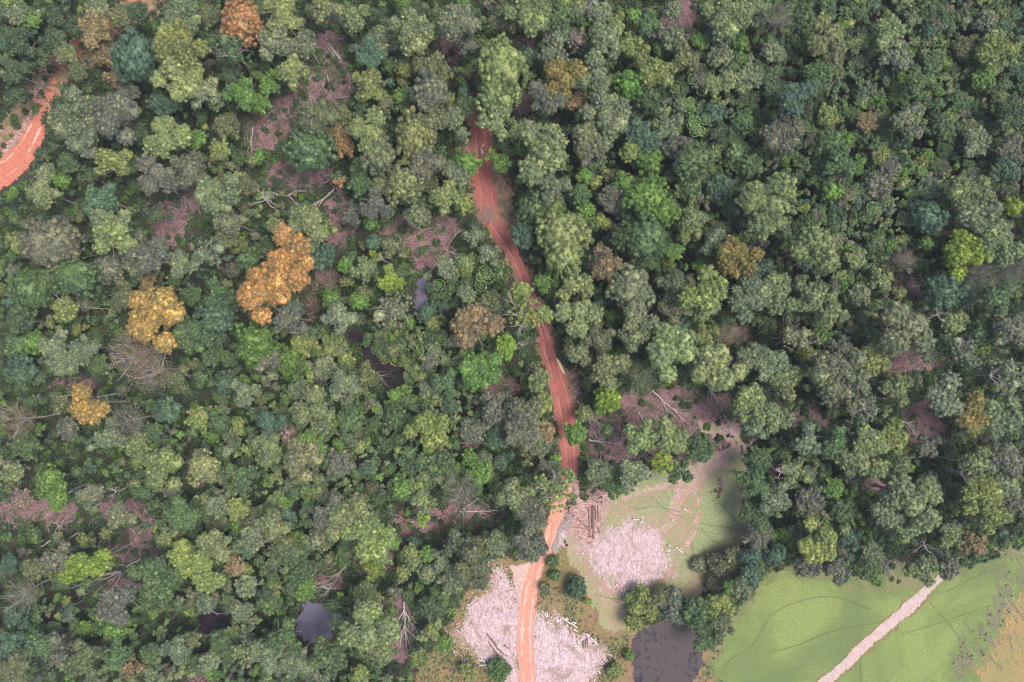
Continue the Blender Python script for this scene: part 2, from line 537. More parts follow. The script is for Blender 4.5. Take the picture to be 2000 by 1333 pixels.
LITTER = [  # ellipses cx, cy, rx, ry of felled ground
    (520, 255, 48, 42), (600, 165, 34, 52), (660, 165, 36, 48), (590, 342, 60, 30), (555, 215, 30, 25), (350, 395, 45, 60), (335, 440, 35, 40), (825, 452, 75, 34),
    (850, 500, 40, 30), (668, 430, 34, 60), (612, 590, 16, 45), (640, 540, 30, 25), (1290, 795, 90, 42), (1395, 820, 60, 50), (1215, 870, 65, 36), (1300, 870, 40, 30),
    (975, 752, 45, 22), (780, 1030, 26, 36), (840, 1015, 40, 26), (920, 995, 50, 22), (770, 1090, 14, 30), (875, 1060, 26, 14), (785, 1225, 32, 62), (720, 1105, 40, 14),
    (235, 990, 50, 28), (275, 1035, 26, 50), (45, 1000, 55, 28), (240, 1085, 36, 22), (295, 1090, 26, 26), (1790, 705, 62, 26), (1575, 820, 45, 20), (1800, 830, 40, 50),
    (1715, 945, 45, 16), (1335, 20, 26, 45), (1300, 50, 20, 16), (1440, 652, 24, 22), (1020, 205, 18, 34), (880, 90, 24, 46), (1030, 95, 14, 20), (1232, 690, 18, 16), (1090, 240, 12, 16),
    (255, 1140, 40, 20), (105, 1000, 50, 30), (1170, 830, 30, 30), (1500, 910, 20, 14), (395, 1330, 30, 16), (930, 850, 24, 26), (640, 1130, 30, 24),
    (1770, 560, 30, 30), (1310, 950, 26, 22), (1740, 1115, 26, 20), (395, 910, 18, 40), (640, 95, 34, 36), (150, 750, 50, 14), (1120, 760, 16, 40), (1280, 160, 12, 20)]
LE = [(*wx(a, b), c * MPP, d * MPP) for a, b, c, d in LITTER]


def sd_litter(q):
    d = np.full(len(q), 1e9)
    for cx, cy, rx, ry in LE:
        r = np.sqrt(((q[:, 0] - cx) / rx) ** 2 + ((q[:, 1] - cy) / ry) ** 2)
        d = np.minimum(d, (r - 1) * min(rx, ry))
    return d


sheet('felled_ground', sd_litter, (-215, -150, 215, 150), .02, M['litter'], cell=.6, rag=1.6, label='purple brown felled ground with leaf litter between the trees')
poly_sheet('rough_grass_ground', ROUGH, .03, M['rough'], cell=.6, label='brown and green rough grass around the pale sand')
poly_sheet('pond_bank', BANK_E, .035, M['rough'], cell=.6, label='grassy bank around the brown pond')
poly_sheet('clearing_ground', CLEARING, .05, M['clearing'], cell=.5, label='short tan and green grass of the forest clearing')
poly_sheet('forest_edge_grass', [(1440, 1180), (1475, 1135), (1520, 1085), (1580, 1085), (1700, 1115), (1800, 1095), (1900, 1080), (1960, 1050), (2130, 1000), (2130, 1150), (1900, 1160), (1700, 1190), (1540, 1150), (1440, 1260), (1410, 1400), (1375, 1400), (1390, 1280)], .035, M['edge'], rag=2, hf=2, cell=.6, label='rough green grass along the forest edge of the meadow')
poly_sheet('meadow', MEADOW, .05, M['meadow'], cell=.4, rag=1.5, hf=3, label='smooth bright green meadow at the forest edge')
poly_sheet('dry_grassland', DRY, .08, M['dry'], cell=.5, rag=2.2, streak=5, label='orange brown dry grass in the meadow corner')
poly_sheet('verge', VERGE, .04, M['bank'], cell=.6, rag=1.5, label='grassy red soil bank beside the red road')
poly_sheet('bare_verge', VERGE_LIT, .07, M['churned'], cell=.5, rag=1.5, label='bare eroded soil strip on the road bank')
strip_sheet('bare_soil', [(70, 240, 22), (88, 200, 15), (104, 160, 14), (120, 122, 14), (155, 84, 16), (205, 50, 18), (250, 15, 18), (290, -20, 16)], .085, M['dirt_nw'], rag=1.6, hf=3, cell=.3, label='bare orange red soil carrying the upper left road on up to the top')
poly_sheet('road_shoulder', WIDE, .06, M['bank'], rag=1.5, hf=2.5, label='wide churned red soil shoulder of the dirt road')
strip_sheet('verge', [(a, b, w + 12) for a, b, w in ROAD[3:]], .05, M['bank'], rag=1.7, hf=2.0, label='weedy red soil verge along the dirt road')
strip_sheet('verge', [(a, b, w + 14) for a, b, w in ROAD2], .075, M['rough'], rag=1.5, hf=2.0, label='grassy verge along the orange lower road')
strip_sheet('wheel_track', [(868, 30, 9), (880, 75, 12), (897, 115, 12), (912, 155, 12), (926, 195, 12)], .06, M['litter'], rag=1.0, hf=1.5, label='narrow purple track with shade in its colour continuing up from the red road')  # shade over the upper road is put into the colour by the litter material
strip_sheet('dirt_road', ROAD, .10, M['dirt'], rag=.45, label='red dirt road running down through the forest')
strip_sheet('dirt_road', ROAD2, .14, M['dirt_orange'], rag=.30, label='orange lower end of the dirt road through the sand')
poly_sheet('dirt_road', NW_ROAD, .10, M['dirt_nw'], rag=.5, label='red dirt road bend at the left edge')
def offset_strip(rows, off, w):
    a = catmull(rows, 6)
    tn = np.gradient(a[:, :2], axis=0); tn /= np.linalg.norm(tn, axis=1)[:, None]
    nrm = np.stack([-tn[:, 1], tn[:, 0]], 1)
    o = a[:, :2] + nrm * (off * a[:, 2:3] * .5)
    return np.array([(*wx(*p), w * MPP / 2) for p in o])


for rows, mt, nm in ((ROAD[3:], 'rut_light', 'red dirt road'), (ROAD2, 'rut_pale', 'orange lower road'), ([(-20, 352, 60), (25, 322, 52), (50, 290, 45), (72, 248, 36)], 'rut_pale', 'red road bend')):
    for off, w, side in ((-.58, 2.6, 'left'), (.42, 2.8, 'right')):
        a = offset_strip(rows, off, w)
        sheet('wheel_rut', (lambda q, a=a: sd_strip(a, q)), bb(a, 2), .145 if nm[0] != 'o' else .17, M[mt], cell=.2, rag=.30, hf=1.2, label=f'{side} pale wheel rut of the {nm}')
    if nm != 'red dirt road': continue
    a = offset_strip(rows, .18, 1.2)
    sheet('wheel_rut', (lambda q, a=a: sd_strip(a, q)), bb(a, 2), .15 if nm[0] != 'o' else .175, M['rut'], cell=.2, rag=.32, hf=1.2, label=f'broken dark groove in the {nm}')
poly_sheet('churned_soil', [(1118, 925), (1140, 938), (1180, 950), (1190, 975), (1180, 1000), (1172, 1050), (1150, 1065), (1120, 1040), (1100, 1020), (1105, 990), (1120, 975), (1112, 950)], .165, M['churned'],
           rag=1.6, hf=3.0, cell=.25, streak=2, label='churned reddish brown soil around the log pile at the road fork')
poly_sheet('churned_soil', [(1200, 800), (1230, 770), (1300, 765), (1360, 790), (1430, 790), (1440, 850), (1410, 900), (1360, 900), (1340, 850), (1290, 845), (1240, 860), (1180, 900), (1145, 900), (1150, 850)], .045,
           M['litter'], rag=2.0, hf=2.5, cell=.4, label='purple pink cut ground right of the red road')
poly_sheet('mud_flat', MUD, .08, M['mud'], rag=.4, label='smooth tan mud beside the orange road')
for pp, lb in ((SAND1, 'pinkish worn soil round the upper sand patch'), (SAND2, 'pinkish worn soil round the left sand patch'), (SAND3, 'pinkish worn soil round the right sand patch')):
    a = P(pp)
    sheet('sandy_soil', (lambda q, a=a: sd_poly(a, q) - .7), bb(a, 6), .09, M['track'], rag=1.7, hf=4, cell=.3, streak=2.5, label=lb)
poly_sheet('tan_grass', [(1160, 1150), (1200, 1150), (1235, 1165), (1222, 1195), (1235, 1230), (1195, 1240), (1170, 1200)], .058, M['tan'], rag=1.6, hf=2, cell=.4, label='tan short grass below the upper sand patch')
poly_sheet('tan_grass', [(1465, 960), (1470, 1040), (1440, 1090), (1400, 1120), (1370, 1170), (1320, 1180), (1250, 1165), (1300, 1158), (1350, 1135), (1395, 1095), (1440, 1045), (1452, 990)], .058, M['tan'], rag=2.2, hf=2.5, cell=.4,
           label='pinkish brown short grass along the right edge of the clearing')
for k, (pp, lb) in enumerate(((SAND1, 'pale pink sand patch in the grassy clearing'), (SAND2, 'pale pink sand patch left of the orange road'),
                              (SAND3, 'pale pink sand patch right of the orange road'))):
    poly_sheet('sand', pp, .11, M['sand'], rag=1.45, cell=.25, streak=2.6, hf=5.0, label=lb)
strip_sheet('footpath', PATH, .10, M['path'], rag=.28, hf=1.6, cell=.25, label='pale pink gravel path across the green meadow')
strip_sheet('path_verge', [(a, b + 1, w + 5) for a, b, w in PATH[1:]], .07, M['rough'], rag=.9, hf=2.5, label='uneven darker verge of the pale path')
for pts, lb in (([(1180, 1060, 8), (1240, 1030, 4)], ''),
                ([(1255, 1040, 10), (1300, 1030, 16), (1325, 985, 20), (1345, 955, 24), (1370, 925, 28), (1400, 900, 26), (1430, 878, 18), (1455, 868, 10)], 'pinkish wheel track up to the felled ground'),
                ([(1180, 990, 16), (1215, 975, 12), (1260, 958, 12), (1300, 948, 10), (1335, 940, 10)], 'pinkish wheel track along the trees of the clearing'),
                ([(1300, 1035, 5), (1318, 1000, 6), (1326, 945, 7)], 'narrow pale track through the clearing grass'),
                ([(1345, 1000, 5), (1360, 960, 6), (1362, 1020, 5), (1340, 1065, 4)], 'looping narrow track in the clearing grass'),
                ([(1470, 850, 30), (1420, 840, 40), (1380, 835, 24)], 'worn soil at the top of the clearing')):
    if lb:
        strip_sheet('wheel_track', pts, .085, M['track'], rag=1.1, cell=.3, streak=1.2, label=lb)
poly_sheet('bare_soil', [(1395, 925), (1412, 930), (1420, 960), (1400, 975), (1392, 960), (1400, 945)], .075, M['litter'], rag=1.2, label='bare purple soil scar in the clearing grass')

# thin trodden lines in the grass
FOOT = [[(1500, 1205), (1545, 1180), (1620, 1165), (1700, 1190)], [(1500, 1275), (1560, 1260), (1620, 1235), (1720, 1215)], [(1400, 1330), (1425, 1290), (1470, 1260), (1500, 1210)],
        [(1815, 1175), (1850, 1215), (1890, 1265)], [(1760, 1240), (1840, 1215), (1945, 1180)], [(1680, 1285), (1682, 1333)], [(1840, 1160), (1900, 1130), (1960, 1105)]]
FOOT_C = [[(1270, 970), (1310, 1002), (1340, 1012)], [(1385, 960), (1420, 1000), (1450, 1030)], [(1365, 1022), (1400, 1028), (1460, 1035)], [(1370, 1035), (1400, 1060), (1440, 1050)],
          [(1350, 1060), (1360, 1090), (1400, 1100)], [(1240, 995), (1280, 990), (1330, 1000)], [(1430, 930), (1450, 970), (1462, 1020)], [(1160, 1160), (1200, 1170), (1225, 1165)],
          [(1335, 1080), (1380, 1110), (1400, 1095)]]
RUTS_PINK = [[(1180, 1000), (1230, 985), (1290, 960), (1340, 948)], [(1185, 1008), (1240, 993), (1300, 968)], [(1290, 1040), (1330, 1000), (1350, 960), (1370, 935)],
             [(1300, 1048), (1340, 1010), (1358, 970)], [(1312, 1060), (1345, 1030), (1364, 990), (1368, 950)], [(1325, 1070), (1355, 1040), (1370, 1000)],
             [(1255, 1040), (1290, 1020), (1320, 990), (1345, 950)], [(1150, 1080), (1148, 1110), (1165, 1135), (1190, 1150)], [(1143, 1080), (1142, 1115), (1162, 1145)],
             [(1178, 1130), (1185, 1150), (1205, 1152), (1215, 1135)], [(1175, 1140), (1190, 1158), (1215, 1152), (1225, 1140)], [(1310, 1110), (1290, 1135), (1262, 1150), (1240, 1155)],
             [(1320, 1085), (1315, 1118), (1290, 1140)], [(1125, 1005), (1200, 985), (1260, 965)]]
k = 0
for grp, mat, w, z, lb in ((FOOT, M['foot'], 1.25, .095, 'thin trodden animal trail across the green meadow'), (FOOT_C, M['foot'], 1.1, .097, 'thin trodden animal trail in the clearing grass'),
                           (RUTS_PINK, M['foot_pink'], 2.6, .13, 'reddish tyre rut curving over the clearing')):
    arr = [SP([(a, b, w) for a, b in ln], 5) for ln in grp]
    al = np.vstack(arr)
    def f_(q, arr=arr):
        d = np.full(len(q), 1e9)
        for a in arr: d = np.minimum(d, sd_strip(a, q))
        return d
    sheet('trail', f_, bb(al, 2), z, mat, cell=.15, rag=.045, label=lb + 's'.replace('s', ''))
for ln, lb in ((([(951, 1238, 2.6), (962, 1252, 3), (978, 1272, 3.2), (1001, 1288, 2.4)]), 'long dark rut curving over the left sand'),
               (([(953, 1252, 2), (966, 1272, 2.6), (974, 1281, 1.6)]), 'shorter dark rut beside the long one'),
               (([(984, 1260, 1.6), (996, 1269, 2)]), 'short dark rut right of the long one'),
               (([(1163, 1190, 3.5), (1166, 1205, 4), (1158, 1228, 3)]), 'purple worn strip in the brown grass')):
    strip_sheet('rut', ln, .15, M['rut'], rag=.2, cell=.15, label=lb)
# scrubby dark fringe of the meadow
strip_sheet('scrub_fringe', [(1965, 1080, 4), (1975, 1110, 6), (1968, 1150, 16), (1955, 1190, 14), (1935, 1230, 12), (1905, 1268, 34), (1880, 1300, 14)], .09, M['scrub'],
            rag=3.2, cell=.3, hf=4, streak=7, label='dark sparse scrub between green meadow and dry grass')

poly_sheet('pond', POND1, .10, M['water'], rag=.9, label='square grey lilac pond among the trees')
poly_sheet('pond', POND2, .12, M['water_algae'], rag=.7, label='brown algae covered pond beside the meadow')
poly_sheet('pond', POND3, .10, M['water_dark'], rag=.8, label='small round dark pool among the trees')
strip_sheet('stream', CREEK1, .10, M['water'], rag=1.0, label='grey stream pool under fallen branches')
strip_sheet('stream', CREEK2, .10, M['water_dark'], rag=1.0, label='dark stream pool beside the rosette shrubs')
poly_sheet('puddle', [(1086, 698), (1091, 703), (1097, 712), (1103.5, 731), (1099, 729), (1092, 716), (1088, 707)], .16, M['puddle'], rag=.05, cell=.15, label='long tan puddle on the right side of the red road')
poly_sheet('puddle', [(939, 291), (942, 293), (944.5, 300), (942, 303), (940, 297)], .16, NT('puddle_grey').done((.5, .42, .42), .3, .5), rag=.04, cell=.15, label='small grey puddle on the wide red road')
poly_sheet('puddle', [(944, 280), (946, 283), (943.5, 289), (941.5, 288)], .16, M['puddle'], rag=.04, cell=.15, label='tiny tan puddle above the grey one')
poly_sheet('puddle', [(914, 270), (917, 273), (912, 282), (910, 281)], .16, M['puddle'], rag=.04, cell=.15, label='tiny tan puddle at the left edge of the wide red road')

# ------------------------------------------------------------------ foliage and branch geometry
bm = bmesh.new(); bmesh.ops.create_icosphere(bm, subdivisions=1, radius=1)
ICO_V = np.array([v.co[:] for v in bm.verts]); ICO_F = [tuple(v.index for v in f.verts) for f in bm.faces]; bm.free()


class Geo:
    def __init__(self):
        self.v, self.f, self.n, self.m = [], [], 0, []

    def add(self, v, f, mi=0):
        self.v.append(np.asarray(v, float))
        self.f += [tuple(i + self.n for i in q) for q in f]
        self.m += [mi] * len(f)
        self.n += len(v)

    def leaves(self, pos, nrm, size, g, asp=.62, mi=0):
        """diamond leaf sprays, lightly folded"""
        n = len(pos)
        nrm = nrm / np.linalg.norm(nrm, axis=1)[:, None]
        r = g.normal(size=(n, 3))
        u = np.cross(nrm, r); u /= np.linalg.norm(u, axis=1)[:, None] + 1e-9
        w = np.cross(nrm, u)
        s = size * g.uniform(.6, 1.3, n)
        s = s[:, None]
        a = pos - u * s * .5
        b = pos + w * s * asp * .5 - nrm * s * .12
        c = pos + u * s * .6
        d = pos - w * s * asp * .5 - nrm * s * .12
        vv = np.stack([a, b, c, d], 1).reshape(-1, 3)
        base = self.n
        self.v.append(vv)
        q = np.arange(n * 4).reshape(n, 4) + base
        self.f += [tuple(x) for x in q.tolist()]
        self.m += [mi] * n
        self.n += n * 4

    def tube(self, pts, rad, k=5, mi=0, cap=True):
        pts = [Vector(p) for p in pts]
        rings = []
        for i, p in enumerate(pts):
            d = (pts[min(i + 1, len(pts) - 1)] - pts[max(i - 1, 0)]).normalized()
            a = d.cross(Vector((.13, .27, .95)))
            if a.length < .05: a = d.cross(Vector((1, 0, 0)))
            a.normalize(); b = d.cross(a)
            rings.append([tuple(p + (a * math.cos(2 * math.pi * j / k) + b * math.sin(2 * math.pi * j / k)) * rad[i]) for j in range(k)])
        v = [x for r in rings for x in r]
        f = [(i * k + j, i * k + (j + 1) % k, (i + 1) * k + (j + 1) % k, (i + 1) * k + j) for i in range(len(pts) - 1) for j in range(k)]
        if cap:
            f.append(tuple(range(k))[::-1]); f.append(tuple((len(pts) - 1) * k + j for j in range(k)))
        self.add(v, f, mi)

    def mesh(self, name, mats):
        me = bpy.data.meshes.new(name)
        v = np.vstack(self.v)
        me.from_pydata(v.tolist(), [], self.f)
        for m in mats: me.materials.append(m)
        if len(mats) > 1: me.polygons.foreach_set('material_index', self.m)
        me.update()
        return me


def clump(G, c, rc, nleaf, leaf, g, flat=.85, core=.80):
    v = ICO_V * (1 + g.normal(0, .10, (len(ICO_V), 1))) * rc * core
    v[:, 2] *= flat
    G.add(v + c, ICO_F)
    d = g.normal(size=(nleaf, 3)); d[:, 2] = np.abs(d[:, 2]) * 1.0 - .35
    d /= np.linalg.norm(d, axis=1)[:, None]
    p = d * rc * g.uniform(.78, 1.18, (nleaf, 1)); p[:, 2] *= flat
    G.leaves(p + c, d + g.normal(0, .42, (nleaf, 3)) + np.array([0, 0, .35]), leaf, g)


bm = bmesh.new(); bmesh.ops.create_icosphere(bm, subdivisions=3, radius=1)
ICO3_V = np.array([v.co[:] for v in bm.verts]); ICO3_F = [tuple(v.index for v in f.verts) for f in bm.faces]; bm.free()


def filler(G, c, rx, rz, g, leaf):
    """inner foliage mass of a bough, itself lumpy, with leaves all over it"""
    ph = g.uniform(0, 6, 3)
    v = ICO3_V.copy()
    d = 1 + .10 * np.sin(v[:, 0] * 5 + ph[0]) * np.cos(v[:, 1] * 5 + ph[1]) + .07 * np.sin(v[:, 2] * 9 + v[:, 0] * 7 + ph[2]) + g.normal(0, .03, len(v))
    v = v * d[:, None] * np.array([rx, rx, rz])
    G.add(v + c, ICO3_F)
    n = int(2.4 * rx * rx * 3 / (leaf * leaf))
    n = min(n, 2600)
    p = g.normal(size=(n, 3)); p[:, 2] = np.abs(p[:, 2]) - .25; p /= np.linalg.norm(p, axis=1)[:, None]
    G.leaves(p * np.array([rx, rx, rz]) * g.uniform(.94, 1.12, (n, 1)) + c, p + g.normal(0, .5, (n, 3)) + np.array([0, 0, .3]), leaf, g)


def dome_points(R, hgt, n, g, low=0.0):
    """well spread points on a dome shell; returns unit-ish positions"""
    out = []
    for i in range(n):
        z = 1 - (i + .5) / n * (1 - low)
        r = math.sqrt(max(0, 1 - z * z))
        a = i * 2.39996 + g.uniform(-.35, .35)
        out.append((R * r * math.cos(a), R * r * math.sin(a), hgt * z))
    return np.array(out)


def crown(kind, R, seed):
    """crown mesh arrays in metres, outer radius R, rim near z=0"""
    g = np.random.default_rng(seed)
    G = Geo()
    leaf = {'s': .43, 'c': .42, 'l': .45}.get(kind, .45)
    rc0 = .50 + .050 * R
    if kind == 'c':
        hgt = R * g.uniform(.62, .80)
        n = int(1.25 * R * R / rc0 ** 2)
        ph = g.uniform(0, 6.28, 3)
        filler(G, np.array([0, 0, .02 * R]), (R - rc0) * .82, hgt * .88, g, leaf)
        for p in dome_points(R - rc0 * .8, hgt, n, g, -.12):
            a = math.atan2(p[1], p[0])
            k_ = 1 + .11 * math.sin(2 * a + ph[2]) + .10 * math.sin(3 * a + ph[0]) + .07 * math.sin(5 * a + ph[1]) + g.normal(0, .05)
            rc = rc0 * g.uniform(.55, 1.35)
            clump(G, p * k_, rc, int(44 * rc * rc) + 16, leaf, g)
    elif kind in 'ls':
        nl = int(g.integers(7, 12)) if R > 3 else int(g.integers(3, 7))
        lobes = []
        for i in range(nl):
            if i < 2:
                rr, a = R * g.uniform(.02, .22), i * 3.1 + g.uniform(0, 1)
            else:
                rr, a = R * g.uniform(.34, .76), (i - 2) * 2 * math.pi / (nl - 2) + g.uniform(-.6, .6)
            lr = R * g.uniform(.24, .50)
            if rr + lr > R * 1.06: lr = R * 1.06 - rr
            z = R * .50 * math.sqrt(max(.05, 1 - (rr / R) ** 2)) + g.normal(0, .07) * R
            lobes.append((np.array([rr * math.cos(a), rr * math.sin(a), z * .7]), lr))
        dens = 1.45 if kind == 'l' else .80
        for c, lr in lobes:
            if kind == 'l' or g.random() < .35: filler(G, c, lr * .78, lr * .66, g, leaf)
            n = max(5, int(dens * .95 * lr * lr / (rc0 * .85) ** 2))
            for p in dome_points(lr * .86, lr * .82, n, g, -.35):
                rc = rc0 * g.uniform(.5, 1.25) * (.9 if kind == 'l' else .80)
                clump(G, c + p * g.uniform(.80, 1.12), rc, int(46 * rc * rc) + 14, leaf, g)
    elif kind == 't':
        n = int(46 * R * R)
        d = g.normal(size=(n, 3)); d[:, 2] = np.abs(d[:, 2]); d /= np.linalg.norm(d, axis=1)[:, None]
        rr = R * g.uniform(.45, 1.02, (n, 1)) * (1 + .14 * np.sin(d[:, :1] * 7 + 1) * np.cos(d[:, 1:2] * 6))
        p = d * rr; p[:, 2] *= .62
        G.leaves(p, d + g.normal(0, .9, (n, 3)), .42, g, .5)
    elif kind == 'x':       # low bush
        n = int(5 + 2.2 * R * R)
        for p in dome_points(R * .7, R * .55, n, g, -.1):
            rc = g.uniform(.32, .5) * R ** .6
            clump(G, p * g.uniform(.7, 1.2), rc, int(26 * rc * rc) + 10, .45, g)
    return G


def grow(G, p, d, length, r, depth, g, k=5, mi=0, spread=.6, nseg=4, wob=.12, kids=(2, 4), up=.1):
    """recursive branch: tapering wobbly tube with side branches"""
    pts, rad = [p], [r]
    q, dd = Vector(p), Vector(d).normalized()
    r1 = r * (.45 if depth > 0 else .2)
    joints = []
    for i in range(nseg):
        dd = (dd + Vector(g.normal(0, wob, 3)) + Vector((0, 0, up * .2))).normalized()
        q = q + dd * (length / nseg)
        pts.append(tuple(q)); rad.append(r + (r1 - r) * (i + 1) / nseg)
        joints.append((Vector(q), Vector(dd), rad[-1], (i + 1) / nseg))
    G.tube(pts, rad, k, mi)
    if depth <= 0: return
    nk = int(g.integers(kids[0], kids[1] + 1))
    for j in range(nk):
        t_ = g.uniform(.35, 1.0) if j < nk - 1 else 1.0
        q, dd, rr, _ = joints[min(nseg - 1, int(t_ * nseg))]
        side = Vector(g.normal(size=3)); side = (side - dd * side.dot(dd)).normalized()
        nd = (dd + side * g.uniform(.5, 1.2) * spread + Vector((0, 0, up))).normalized()
        grow(G, tuple(q), nd, length * g.uniform(.5, .8), max(rr * .75, .02), depth - 1, g, max(3, k - 1), mi, spread, nseg, wob * 1.15, kids, up)


def trunk_geo(seed, nlimb=6, depth=1):
    """trunk for a 30 m tree of 10 m crown radius: pole to 17 m, then forking limbs into the crown"""
    g = np.random.default_rng(seed)
    G = Geo()
    pts = [(0, 0, 0), (g.normal(0, .15), g.normal(0, .15), 1.2), (g.normal(0, .3), g.normal(0, .3), 7), (g.normal(0, .5), g.normal(0, .5), 13), (g.normal(0, .6), g.normal(0, .6), 19)]
    G.tube(pts, [.85, .55, .45, .40, .34], 7)
    for i in range(nlimb):
        a = i * 6.283 / nlimb + g.uniform(-.4, .4)
        sl = g.uniform(.35, 1.0)
        st = Vector(pts[3]).lerp(Vector(pts[4]), g.uniform(.1, 1))
        grow(G, tuple(st), (math.cos(a) * sl, math.sin(a) * sl, g.uniform(.5, .9)), g.uniform(6.0, 8.5), .26, depth, g, 5, 0, .7, 4, .13, (2, 3), .05)
    return G


def bare_geo(seed, twiggy):
    """leafless branching above the trunk, crown radius 10 m, z from 0 (fork) to about 7"""
    g = np.random.default_rng(seed)
    G = Geo()
    n = 8 if twiggy else 5
    for i in range(n):
        a = i * 6.283 / n + g.uniform(-.6, .6)
        sl = g.uniform(.3, 1.3)
        grow(G, (0, 0, g.uniform(-2.5, 0)), (math.cos(a) * sl, math.sin(a) * sl, g.uniform(.3, 1.0)), g.uniform(3.6, 5.6), .17 if twiggy else .23,
             3, g, 5, 0, .85, 5, .17 if twiggy else .22, (3, 4) if twiggy else (2, 3), .04)
    return G


SZ = [(1.9, 'small'), (2.9, 'small'), (4.2, 'small'), (6.6, 'mid-sized'), (9.5, 'large')]
PROTO = {}
for kd in 'cls':
    for si, (R, _) in enumerate(SZ):
        PROTO[kd, si] = []
        for vv in range(4):
            G = crown(kd, R, 100 * si + 10 * vv + ord(kd))
            me = G.mesh('crown', [M['leaf']])
            V = np.vstack(G.v)
            PROTO[kd, si].append((me, R, V[:, 2].max()))
PROTO['t', 0] = []
for vv in range(2):
    G = crown('t', 7.0, 50 + vv)
    PROTO['t', 0].append((G.mesh('crown', [M['leaf']]), 7.0, np.vstack(G.v)[:, 2].max()))
TRUNK = [trunk_geo(300 + i).mesh('trunk', [M['bark']]) for i in range(4)]
TRUNK_LIMBY = [trunk_geo(320 + i, 8, 2).mesh('trunk', [M['deadwood']]) for i in range(3)]
TWIGS = [bare_geo(340 + i, True).mesh('twigs', [M['twig']]) for i in range(2)]
BARE = [bare_geo(350 + i, False).mesh('branches', [M['deadwood']]) for i in range(3)]
gp = Geo(); gp.tube([(0, 0, 0), (.1, .05, 6), (.25, -.1, 13), (.1, 0, 20)], [.6, .42, .34, .28], 7)
POLE = gp.mesh('trunk', [M['deadwood']])

COL = {'R': ((.42, .215, .115), 'rusty orange'), 'u': ((.235, .155, .075), 'dull orange'), 'q': ((.200, .175, .058), 'dull yellow'), 'g': ((.058, .098, .042), 'mid green'), 'G': ((.078, .145, .034), 'bright green'), 'L': ((.19, .27, .045), 'lime green'), 'd': ((.044, .068, .034), 'dark green'),
       'b': ((.050, .092, .060), 'blue-green'), 'y': ((.128, .160, .056), 'yellow-green'), 'v': ((.088, .104, .052), 'olive'), 's': ((.110, .136, .082), 'sage green'),
       'k': ((.090, .100, .076), 'grey-green'), 'n': ((.145, .112, .062), 'bronze brown'), 'o': ((.50, .27, .105), 'orange'), 'w': ((.37, .245, .085), 'golden'),
       'p': ((.23, .185, .155), 'pinkish grey'), 'e': ((.122, .154, .072), 'pale green')}

